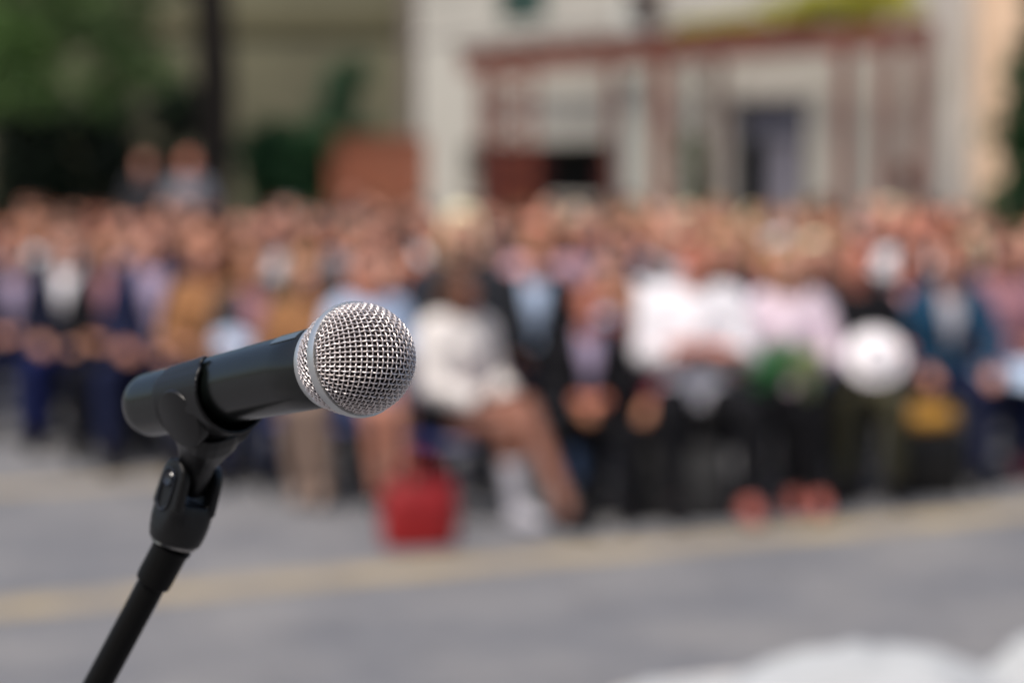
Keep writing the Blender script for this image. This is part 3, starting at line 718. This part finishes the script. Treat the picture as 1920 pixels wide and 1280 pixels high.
# papers
def papers(px, py, Y, wd, ln, m, label, tilt=.5, rz=0.0):
    c = at(px, py, Y); Rm = Matrix.Rotation(rz, 3, 'Z') @ Matrix.Rotation(tilt, 3, 'X'); mb = MB()
    rg = []
    for k in range(9):
        u = -1 + k / 4; z = .02 * (1 - abs(u)) ** 2 + .01 * math.cos(u * 2)
        rg.append([c + Rm @ Vector((u * wd / 2, s * ln / 2, z + e)) for s, e in ((-1, 0), (1, 0), (1, .006), (-1, .006))])
    mb.loft(rg); o = mb.build('papers', m, smooth=False); tag(o, label, 'papers'); return o
papers(435, 645, 13.35, .20, .17, mat('white_paper', (.42, .49, .64), .7), 'open white papers held by the ginger woman in tan', .7)
papers(1890, 705, 13.4, .42, .26, mat('pale_blue_paper', (.52, .64, .82), .7), 'pale blue papers on the lap at the right frame edge', .45, -.1)
# white boot on the hero's ground foot

# ------------------------------------------------------------------ FOLIAGE
def leafm(name, c1, c2, tr=.35, sc=1.5): return mat(name, c1, .55, vscale=sc, col2=c2, trans=tr)
def leaves(blobs, n, size, seed=0):
    """many small bent leaves spread through a cloud of uneven blobs"""
    g_ = np.random.default_rng(seed); vol = np.array([b[1][0] * b[1][1] * b[1][2] for b in blobs]); pick = g_.choice(len(blobs), n, p=vol / vol.sum())
    C0 = np.array([b[0] for b in blobs])[pick]; Rr = np.array([b[1] for b in blobs])[pick]
    d = g_.normal(size=(n, 3)); d /= np.linalg.norm(d, axis=1)[:, None]; rad = g_.uniform(0, 1, n) ** .45
    cl = .75 + .5 * np.sin(d[:, 0] * 7 + pick) * np.sin(d[:, 2] * 6 + d[:, 1] * 5)
    c = C0 + d * Rr * (rad * cl)[:, None]
    a = g_.normal(size=(n, 3)); a /= np.linalg.norm(a, axis=1)[:, None]; b = np.cross(a, g_.normal(size=(n, 3))); b /= np.linalg.norm(b, axis=1)[:, None]; nn = np.cross(a, b)
    s = size * g_.uniform(.6, 1.3, n)[:, None]
    V = np.stack([c - a * s, c + b * s * .45 + nn * s * .15, c + a * s, c - b * s * .45 + nn * s * .15], 1).reshape(-1, 3)
    F_ = np.arange(4 * n).reshape(-1, 4)
    T = np.concatenate([F_[:, [0, 1, 2]], F_[:, [0, 2, 3]]])
    me = bpy.data.meshes.new('leaves'); me.from_pydata(V.tolist(), [], T.tolist()); return me
def plant(name, base, blobs, n, size, m, label, cat, trunk=None, tm=None, seed=1, group=None):
    t = empty(name, base); tag(t, label, cat, group)
    me = leaves(blobs, n, size, seed); o = bpy.data.objects.new('crown', me); COL.objects.link(o); me.materials.append(m); par(o, t)
    if trunk:
        mb = MB()
        for pts, rads in trunk: mb.tube(pts, rads, 14)
        k = mb.build('trunk', tm, t)
    return t
bark = mat('dark_bark', (.014, .009, .006), .9, var=.4, vscale=6, bump=.8, bscale=18)
# big tree: dark trunk, crown spreading up and to the left
TX = gx(404, 31.5)
blobs = []; r_ = random.Random(4)
for k in range(90):
    x_ = r_.uniform(-3.9, -.75); blobs.append(((TX + x_, 30.6 + r_.uniform(-1.8, 1.8), 2.65 + r_.uniform(0, 1) ** 1.1 * 4.4 + max(0, x_ + 1.6) * .22), (r_.uniform(.4, .8), r_.uniform(.4, .9), r_.uniform(.3, .55))))
tr = [([(TX - .10, 31.5, -.1), (TX - .02, 31.5, 1.2), (TX + .02, 31.5, 3.0), (TX - .05, 31.5, 4.6), (TX - .15, 31.3, 7)], [.33, .27, .25, .23, .15])]
for dx, z in ((-3.2, 6.0), (-2.0, 7.0), (1.3, 7.4), (-4.2, 5.6)): tr.append(([(TX - .02, 31.5, 4.0), (TX + dx * .4, 31.2, 4.9), (TX + dx, 30.8, z)], [.11, .075, .03]))
plant('broadleaf_tree', (TX, 31.5, 0), blobs, 17000, .085, leafm('bright_leaves', (.11, .21, .05), (.21, .30, .12), .55, .8), 'tall broadleaf tree with dark straight trunk and light green crown, left', 'tree', tr, bark, 3)
# dark hedge behind the crowd on the left
def hedge(name, x0, x1, Y, z1, th, n, size, m, label, cat='hedge', seed=5):
    bl = []; rr = random.Random(seed); N = max(2, int((x1 - x0) / .7))
    for k in range(N):
        for z in np.arange(.4, z1, .7): bl.append(((x0 + (k + .5) * (x1 - x0) / N + rr.uniform(-.2, .2), Y + rr.uniform(-.2, .2), z + rr.uniform(-.15, .15)), (.55, th, .55)))
    tk = [([(x0 + (k + .5) * (x1 - x0) / N, Y, 0), (x0 + (k + .5) * (x1 - x0) / N + .05, Y, z1 * .8)], [.05, .02]) for k in range(N)]
    return plant(name, ((x0 + x1) / 2, Y, 0), bl, n, size, m, label, cat, tk, bark, seed)
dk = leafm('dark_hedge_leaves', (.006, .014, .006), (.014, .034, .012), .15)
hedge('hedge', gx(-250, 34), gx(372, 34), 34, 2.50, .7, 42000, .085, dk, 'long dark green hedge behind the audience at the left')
mg = leafm('shrub_leaves', (.018, .075, .022), (.035, .125, .04), .25)
rr = random.Random(11); bl = []
for k in range(38): bl.append(((gx(580, 33) + rr.uniform(-.68, .58), 33 + rr.uniform(-.4, .4), rr.uniform(.4, 2.15)), (.42, .38, .40)))
plant('broad_shrub', (gx(570, 33), 33, 0), bl, 24000, .07, mg, 'broad dark green shrub between the trunk and the brown board', 'shrub', [([(gx(570, 33), 33, 0), (gx(575, 33), 33, 1.4)], [.05, .02])], bark, 6)
bl = [((gx(645, 35) + rr.uniform(-.22, .22), 35 + rr.uniform(-.2, .2), .5 + k * .16), (.50 - .02 * abs(k - 6), .42, .34)) for k in range(18)]
plant('tall_shrub', (gx(645, 35), 35, 0), bl, 7000, .06, leafm('tall_shrub_leaves', (.014, .055, .02), (.028, .09, .035), .2), 'narrow tall dark shrub rising behind the brown board', 'shrub', [([(gx(645, 35), 35, 0), (gx(645, 35), 35, 2.4)], [.05, .02])], bark, 7)
# conifer at the right frame edge
bl = [((gx(1975, 22) + rr.uniform(-.05, .05), 22, .3 + k * .22), (max(.14, .90 - .05 * k * .8), max(.14, .90 - .05 * k * .8), .28)) for k in range(16)]
plant('conifer', (gx(1975, 22), 22, 0), bl, 38000, .06, leafm('conifer_leaves', (.006, .035, .006), (.016, .075, .014), .2), 'dark green cone-shaped conifer at the right frame edge', 'tree', [([(gx(1975, 22), 22, 0), (gx(1975, 22), 22, 3)], [.07, .02])], bark, 8)
# climber on the pergola post and on its top
# ------------------------------------------------------------------ BUILDINGS
# facade line runs obliquely: nearer at the right
WA = Vector((gx(785, 40.5), 40.5, 0)); WB = Vector((gx(1752, 31.0), 31.0, 0)); wd_ = (WB - WA).normalized(); wn = Vector((wd_.y, -wd_.x, 0))   # wn: towards the camera
WL = (WB - WA).length
def wallpt(px, z, out=0.0):
    a = (px - 960) / FP            # solve WA + t*wd on the ray x = a*y
    o = WA + wn * out
    t = (a * o.y - o.x) / (wd_.x - a * wd_.y); return o + wd_ * t + Vector((0, 0, z))
def wz(px, py, out=0.0): p = wallpt(px, 0, out); return at(px, py, p.y).z
Mw = Matrix((wd_, -wn, Vector((0, 0, 1)))).transposed()     # local x along wall, y into wall
def wbox(mb, px0, px1, z0, z1, out0, out1):
    a = wallpt(px0, 0); b = wallpt(px1, 0); c = (a + b) / 2 + wn * (out0 + out1) / 2 + Vector((0, 0, (z0 + z1) / 2))
    return mb.box(c, ((b - a).length, abs(out1 - out0), z1 - z0), Mw)
stucco = mat('pale_grey_stucco', (.44, .42, .375), .9, var=.10, vscale=.5, bump=.4, bscale=40)
stone = mat('pale_stone_trim', (.47, .44, .40), .85, var=.08, vscale=3)
house = empty('house', tuple((WA + WB) / 2)); tag(house, 'pale grey rendered house with green window, dark opening and tall curtained window', 'building')
# openings: (px0, px1, z0, z1)
O1 = (1372, 1518, wz(1440, 415), wz(1440, 188)); O2 = (868, 1152, wz(1000, 370), wz(1000, 268)); O3 = (932, 1022, wz(975, 42), wz(975, 42) + 1.5)
def facade(p0, p1, z0, z1, holes):
    """wall grid with rectangular holes"""
    mb = MB(); xs = sorted(set([p0, p1] + [h[0] for h in holes] + [h[1] for h in holes])); zs = sorted(set([z0, z1] + [h[2] for h in holes] + [h[3] for h in holes]))
    for i in range(len(xs) - 1):
        for j in range(len(zs) - 1):
            cx, cz = (xs[i] + xs[i + 1]) / 2, (zs[j] + zs[j + 1]) / 2
            if any(h[0] < cx < h[1] and h[2] < cz < h[3] for h in holes): continue
            wbox(mb, xs[i], xs[i + 1], zs[j], zs[j + 1], -.35, 0)
    return mb
facade(785, 1752, -.1, 7.5, [O1, O2, O3]).build('wall', stucco, house, smooth=False)
mb = MB(); wbox(mb, 786, 1751, 0, 7.4, -1.0, -.9); mb.build('back_wall', mat('painted_interior_shade', (.0015, .0015, .002), .9), house, smooth=False)  # near-black sheet paints the interior shade seen through the openings
frame_m = mat('grey_window_frame', (.07, .07, .08), .5); glass = mat('window_glass', (.008, .009, .012), .15, spec=.3); curt = mat('grey_lilac_curtain', (.22, .21, .26), .9, var=.1, vscale=4)
def window(h, cols, rows, fm, pane, nm='window'):
    mb = MB(); x0, x1, z0, z1 = h
    wbox(mb, x0, x0 + 9, z0, z1, -.18, -.10); wbox(mb, x1 - 9, x1, z0, z1, -.18, -.10); wbox(mb, x0 + 9, x1 - 9, z0, z0 + .07, -.18, -.10); wbox(mb, x0 + 9, x1 - 9, z1 - .07, z1, -.18, -.10)
    for c in cols: wbox(mb, c - 3.5, c + 3.5, z0 + .07, z1 - .07, -.175, -.115)
    for r in rows: wbox(mb, x0 + 9, x1 - 9, r - .03, r + .03, -.17, -.12)
    f = mb.build(nm, fm, house, smooth=False)
    mb = MB(); wbox(mb, x0 + 8, x1 - 8, z0 + .06, z1 - .06, -.152, -.146); mb.build('pane', pane, f, smooth=False); return f
w1 = window(O1, [1418, 1492], [wz(1440, 262)], frame_m, glass)
mb = MB(); wbox(mb, 1432, 1480, O1[2] + .07, wz(1440, 268), -.138, -.122); mb.build('curtain', curt, w1, smooth=False)
mb = MB(); wbox(mb, 1384, 1502, wz(1440, 256), O1[3] - .07, -.138, -.122); mb.build('blind', mat('blue_grey_blind', (.17, .17, .22), .8), w1, smooth=False)
mb = MB(); wbox(mb, 1358, 1530, O1[3] + .002, O1[3] + .22, .003, .05); wbox(mb, 1362, 1374, O1[2], O1[3], .003, .035); wbox(mb, 1514, 1528, O1[2], O1[3], .003, .035); wbox(mb, 1358, 1530, O1[2] - .12, O1[2] - .004, .003, .08)
mb.build('window_surround', stone, house, smooth=False)
window(O3, [], [], mat('dark_green_frame', (.02, .05, .04), .5), mat('green_shutter', (.025, .06, .05), .5), 'small_window')
mb = MB(); wbox(mb, 868, 1142, O2[2] - .08, O2[2] - .002, .003, .10); mb.build('opening_sill', stone, house, smooth=False)
mb = MB(); wbox(mb, 1172, 1216, 0, wz(1195, 40) + .4, .004, .16); mb.build('pilaster', mat('pale_green_render', (.50, .51, .47), .85), house, smooth=False)
mb = MB(); wbox(mb, 785, 1752, 3.95, 4.05, .003, .03); mb.build('string_course', stone, house, smooth=False)
mb = MB(); wbox(mb, 770, 1752, 7.5, 7.62, -.6, .35); mb.build('roof', mat('red_tiles', (.20, .07, .045), .8), house, smooth=False)
# dark wall objects
def small_box(px, py, wpx, h, m, name, label, cat, out=0.16):
    z = wz(px, py); t = MB(); wbox(t, px - wpx / 2, px + wpx / 2, z - h / 2, z + h / 2, .012, out); wbox(t, px - wpx / 2 - 3, px + wpx / 2 + 3, z + h / 2, z + h / 2 + .03, .012, out + .03); wbox(t, px - wpx / 4, px + wpx / 4, z - h / 2 - .06, z - h / 2, .012, out * .7)
    o = t.build(name, m, smooth=False); tag(o, label, cat)
small_box(1711, 332, 24, .24, mat('dark_brown_metal', (.03, .015, .012), .5), 'wall_lantern', 'small dark lantern on the pale wall right of the pergola', 'lantern')
small_box(1222, 4, 30, .30, mat('dark_red_metal', (.05, .02, .02), .5), 'wall_lamp', 'dark lamp on the wall above the pergola, at the top frame edge', 'lamp', .3)
# wall to the right: sunlight on this house is painted into its peach colour
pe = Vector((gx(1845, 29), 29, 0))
ph = empty('sun_tinted_house', tuple(pe)); tag(ph, 'house wall with warm sunlight painted in as peach at the right frame edge beside the grey house', 'building')
mb = MB(); mb.box((pe.x + 3.0, 29.0 + 2.5, 3.75), (6, 5, 7.5)); mb.build('wall', mat('sunlit_tint_stucco', (.80, .56, .38), .9, var=.05, vscale=1, bump=.3, bscale=40), ph, smooth=False)
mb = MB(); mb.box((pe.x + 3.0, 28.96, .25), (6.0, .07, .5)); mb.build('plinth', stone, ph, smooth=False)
# grey return wall between them
mb = MB(); q_ = Vector((gx(1752, 31.0), 31.0, 0)); c_ = Vector((pe.x - .002, 30.3, 0)); 
gl = MB(); a_ = q_ + Vector((.02, -.05, 0)); b_ = Vector((pe.x - .01, 29.6, 0)); dd = (b_ - a_); Mx = Matrix((dd.normalized(), Vector((-dd.normalized().y, dd.normalized().x, 0)), Vector((0, 0, 1)))).transposed()
gl.box((a_ + b_) / 2 + Vector((0, 0, 3.7)), (dd.length, .2, 7.4), Mx); o = gl.build('garden_wall', mat('light_grey_stucco', (.56, .51, .46), .9, var=.05, vscale=1), smooth=False); tag(o, 'narrow light grey wall strip between grey house and sun-tinted house', 'wall')
# olive building on the left, further back
lx0, lx1 = gx(-900, 43), gx(782, 43)
ol = empty('olive_house', ((lx0 + lx1) / 2, 43, 0)); tag(ol, 'olive yellow rendered building behind the tree and shrubs, left', 'building')
mb = MB(); mb.box(((lx0 + lx1) / 2, 45, 3.75), (lx1 - lx0, 4, 7.5)); mb.build('wall', mat('olive_stucco', (.125, .117, .072), .9, var=.18, vscale=.45, bump=.3, bscale=40), ol, smooth=False)
mb = MB(); mb.box((gx(768, 43), 42.95, 3.75), (.26, .12, 7.5)); mb.build('downpipe', mat('grey_brown_pipe', (.16, .13, .11), .7), ol, smooth=False)
mb = MB(); mb.box(((lx0 + lx1) / 2, 42.96, wz(785, 30)), (lx1 - lx0 - .6, .08, .35)); mb.build('cornice', mat('olive_trim', (.085, .075, .035), .8), ol, smooth=False)
mb = MB(); mb.box(((lx0 + lx1) / 2, 44.9, 7.6), (lx1 - lx0, 4.4, .2)); mb.build('roof', MATS['red_tiles'], ol, smooth=False)
# brown board
bx_ = gx(710, 32.5); bd = empty('wooden_board', (bx_, 32.5, 0)); tag(bd, 'reddish brown wooden board on posts beside the dark shrub', 'board')
zt = at(710, 262, 32.5).z; wb = (790 - 628) / FP * 32.5
wood = mat('reddish_wood', (.28, .085, .04), .6, var=.2, vscale=3, bump=.3, bscale=30)
mb = MB()
for k in range(6): mb.box((bx_ - wb / 2 + wb * (k + .5) / 6, 32.5, zt - .75), (wb / 6 - .008, .03, 1.5))
mb.build('panel', wood, bd, smooth=False)
MB().box((bx_, 32.48, zt + .03), (wb + .08, .07, .05)).build('top_rail', wood, bd, smooth=False)
for s in (-1, 1): MB().box((bx_ + s * (wb / 2 + .04), 32.5, zt / 2), (.07, .07, zt)).build('post', wood, bd, smooth=False)
# ------------------------------------------------------------------ PERGOLA
redw = mat('faded_red_timber', (.17, .06, .042), .7, var=.25, vscale=3, bump=.3, bscale=30); redd = mat('dark_red_timber', (.20, .045, .022), .7, var=.2, vscale=3)
GA = Vector((gx(866, 35.5), 35.5, 0)); GB = Vector((gx(1742, 27.6), 27.6, 0)); gd = (GB - GA).normalized(); gn = Vector((gd.y, -gd.x, 0)); Mg = Matrix((gd, -gn, Vector((0, 0, 1)))).transposed(); GL = (GB - GA).length
def gp(px, out=0): a = (px - 960) / FP; o = GA + gn * out; t = (a * o.y - o.x) / (gd.x - a * gd.y); return o + gd * t
H = (at(900, 112, GA.y).z + at(1700, 55, GB.y).z) / 2 + .0
pg = empty('pergola', tuple((GA + GB) / 2)); tag(pg, 'long faded red timber pergola with lattice posts in front of the grey house', 'pergola')
for out, nm in ((0, 'beam'), (-1.9, 'beam')):
    e0, e1 = gp(870, out), gp(1742, out); MB().box((e0 + e1) / 2 + Vector((0, 0, H)), ((e1 - e0).length, .09, .16), Mg).build('beam', redw, pg, smooth=False)
nr = 15
for k in range(nr):
    c = GA + gd * GL * (k + .5) / nr - gn * .95 + Vector((0, 0, H + .15))
    if 960 + FP * (c - gn * 1.2).x / (c - gn * 1.2).y > 1742: continue
    MB().box(c, (.05, 2.5, .09), Mg).build('rafter', redw, pg, smooth=False)
for px in (1240, 1580, 1658, 1722):
    c = gp(px); MB().box(c + Vector((0, 0, (H - .1) / 2)), (.14, .13, H - .1), Mg).build('post', redd if px in (1240, 1578) else redw, pg, smooth=False)
for px in (905, 1148, 1345):
    c = gp(px, -1.9); MB().box(c + Vector((0, 0, (H - .1) / 2)), (.13, .10, H - .1), Mg).build('post', redw, pg, smooth=False)
def lattice(p0, p1, z0, z1, n, m, out=0, wdt=.04):
    mb = MB(); a, b = gp(p0, out), gp(p1, out); L_ = (b - a).length; h = z1 - z0
    for s in (0, 1): mb.box((a if s == 0 else b) + Vector((0, 0, (z0 + z1) / 2)), (.05, .05, h), Mg)
    for k in range(n):
        z = z0 + h * (k + .5) / n; dz = h / n; ang = math.atan2(dz, L_); ln = math.hypot(dz, L_) * .96
        for s, of in ((1, .012), (-1, -.012)):
            mb.box((a + b) / 2 + gn * of + Vector((0, 0, z)), (ln, .02, wdt), Mg @ Matrix.Rotation(-s * ang, 3, 'Y'))
    mb.build('lattice', m, pg, smooth=False)
lattice(925, 1000, 0.3, H - .1, 10, redd, 0, .05); lattice(1290, 1340, .3, H - .1, 9, mat('weathered_grey_timber', (.17, .15, .13), .8), -1.2)
# red stall panels in front of the dark opening
rp = empty('red_screen', tuple(gp(955, -.4))); tag(rp, 'dark red folding screen under the pergola beside the black opening', 'screen')
redp = mat('deep_red_paint', (.04, .003, .003), .6, var=.2, vscale=2)
for k, (a0, a1) in enumerate(((893, 955), (958, 1022))):
    a, b = gp(a0, -.4), gp(a1, -.4); zt_ = at(955, 275, a.y).z
    MB().box((a + b) / 2 + Vector((0, 0, zt_ / 2)), ((b - a).length, .05, zt_), Mg @ Matrix.Rotation((k * 2 - 1) * .12, 3, 'Z')).build('panel', redp, rp, smooth=False, bevel=.006)
a = gp(1134, -.4); MB().box(a + Vector((0, 0, .95)), (.10, .10, 1.9), Mg).build('red_post', redp, rp, smooth=False)
# climbers
bl = [(tuple(gp(px_, rr.uniform(-1.2, .1)) + Vector((0, 0, H + .22 + rr.uniform(-.02, .42 * max(0, (px_ - 1350) / 250) if px_ < 1660 else .3)))), (.30, .30, .14)) for px_ in [1290, 1330, 1370, 1410, 1450] + [1480 + 9 * k for k in range(24)]]
plant('climbing_vine', tuple(gp(1560)), bl, 5200, .05, leafm('yellow_green_leaves', (.36, .38, .03), (.58, .55, .07), .5), 'yellow green climbing vine on top of the pergola, right half', 'vine', [([tuple(gp(1648, -.09)), tuple(gp(1648, -.09) + Vector((0, 0, H + .3)))], [.016, .010])], bark, 12)
bl = [(tuple(gp(1300 + rr.uniform(-12, 16), -.1) + Vector((0, 0, .4 + k * .17))), (.20, .2, .2)) for k in range(11)]
plant('post_climber', tuple(gp(1300, -.1)), bl, 2600, .05, leafm('climber_leaves', (.03, .05, .015), (.07, .10, .03), .3), 'dull green climber growing up beside a pergola post', 'vine', [([tuple(gp(1300, -.1)), tuple(gp(1300, -.1) + Vector((0, 0, 2.0)))], [.02, .01])], bark, 13)
# bouquet held by the blonde woman
bq = at(1480, 690, 12.0); t = empty('bouquet', tuple(bq)); tag(t, 'green leafy bouquet wrapped in pale green paper on the blonde woman\'s lap', 'bouquet')
me = leaves([((bq.x - .05, bq.y, bq.z + .03), (.13, .10, .12)), ((bq.x - .10, bq.y, bq.z - .02), (.08, .08, .10))], 500, .035, 20); o = bpy.data.objects.new('leaves', me); COL.objects.link(o); me.materials.append(leafm('bouquet_leaves', (.04, .20, .07), (.09, .34, .12), .3, 20)); par(o, t)
MB().lathe([(0, .015), (.06, .04), (.16, .09), (.22, .105)], bq + Vector((.10, .0, -.14)), (-.15, -.1, 1), 24, False).build('wrapping', mat('pale_green_paper', (.30, .36, .16), .7), t)

# ------------------------------------------------------------------ TABLE in the right foreground
TC = Vector((gx(1560, 4.75), 4.75, 0)); tz = .62
tb_ = empty('table', tuple(TC)); tag(tb_, 'small round table in the right foreground carrying white bundles', 'table')
MB().lathe([(0, .50), (.025, .50)], TC + Vector((0, 0, tz - .03)), (0, 0, 1), 48).build('tabletop', mat('pale_table', (.5, .45, .4), .5), tb_)
MB().lathe([(0, .22), (.02, .22), (.03, .035), (tz - .04, .03)], TC, (0, 0, 1), 32).build('pedestal', mat('table_steel', (.3, .3, .3), .4, .8), tb_)
def cloth_disc(c, r, drop):
    vs = []; fs = []; nr_, na = 16, 96
    for j in range(nr_ + 1):
        q = j / nr_
        for i in range(na):
            a = 2 * math.pi * i / na
            if q < .6: rad = r * q / .6; z = 0
            else: u = (q - .6) / .4; rad = r + .012 + u * (.03 + .025 * math.sin(a * 9 + math.sin(a * 2) * 2)); z = -drop * u
            vs.append((c.x + rad * math.cos(a) * 1.0, c.y + rad * math.sin(a), c.z + z))
    for j in range(nr_):
        for i in range(na): fs.append((j * na + i, j * na + (i + 1) % na, (j + 1) * na + (i + 1) % na, (j + 1) * na + i))
    me = bpy.data.meshes.new('cloth'); me.from_pydata(vs, [], fs); return bake(me, [('SOLIDIFY', dict(thickness=.003, offset=1))])
wc = mat('off_white_cloth', (.60, .58, .56), .85, bump=.3, bscale=60); ww = mat('white_cloth', (.38, .395, .41), .8, var=.04, vscale=8, bump=.4, bscale=25)
o = bpy.data.objects.new('tablecloth', cloth_disc(TC + Vector((0, 0, tz)), .505, .38)); COL.objects.link(o); o.data.materials.append(wc); tag(o, 'off-white tablecloth draped over the small foreground table', 'tablecloth')
def bundle(px, py, Y, rx, h, label):
    c = Vector((gx(px, Y), Y, tz + .006)); mb = MB(); rg = []; seed_ = px * .01
    for j in range(20):
        u = 1 - j / 20; z = h * (.5 + .5 * math.cos(math.pi * u)) ** .45
        rg.append([c + Vector((rx * u * math.cos(a) * (1 + .06 * math.sin(3 * a + seed_)), rx * .8 * u * math.sin(a) * (1 + .06 * math.sin(4 * a)), z + (.010 * math.sin(a * 5 + u * 6 + seed_) + .006 * noise.noise(Vector((u * 9, a * 4, seed_)))) * math.sin(math.pi * u))) for a in (2 * math.pi * k / 64 for k in range(64))])
    rg = [r2 for r2 in rg]; mb.loft(rg); o = mb.build('cloth_bundle', ww); tag(o, label, 'cloth', 'white cloth bundles on the table')
bundle(1640, 1200, 4.62, .42, .165, 'larger rounded white cloth bundle on the foreground table')
bundle(1975, 1200, 4.66, .20, .180, 'smaller white cloth bundle at the right frame edge on the table')
bundle(1290, 1200, 4.70, .24, .075, 'lowest flat white cloth fold at the left of the foreground table')
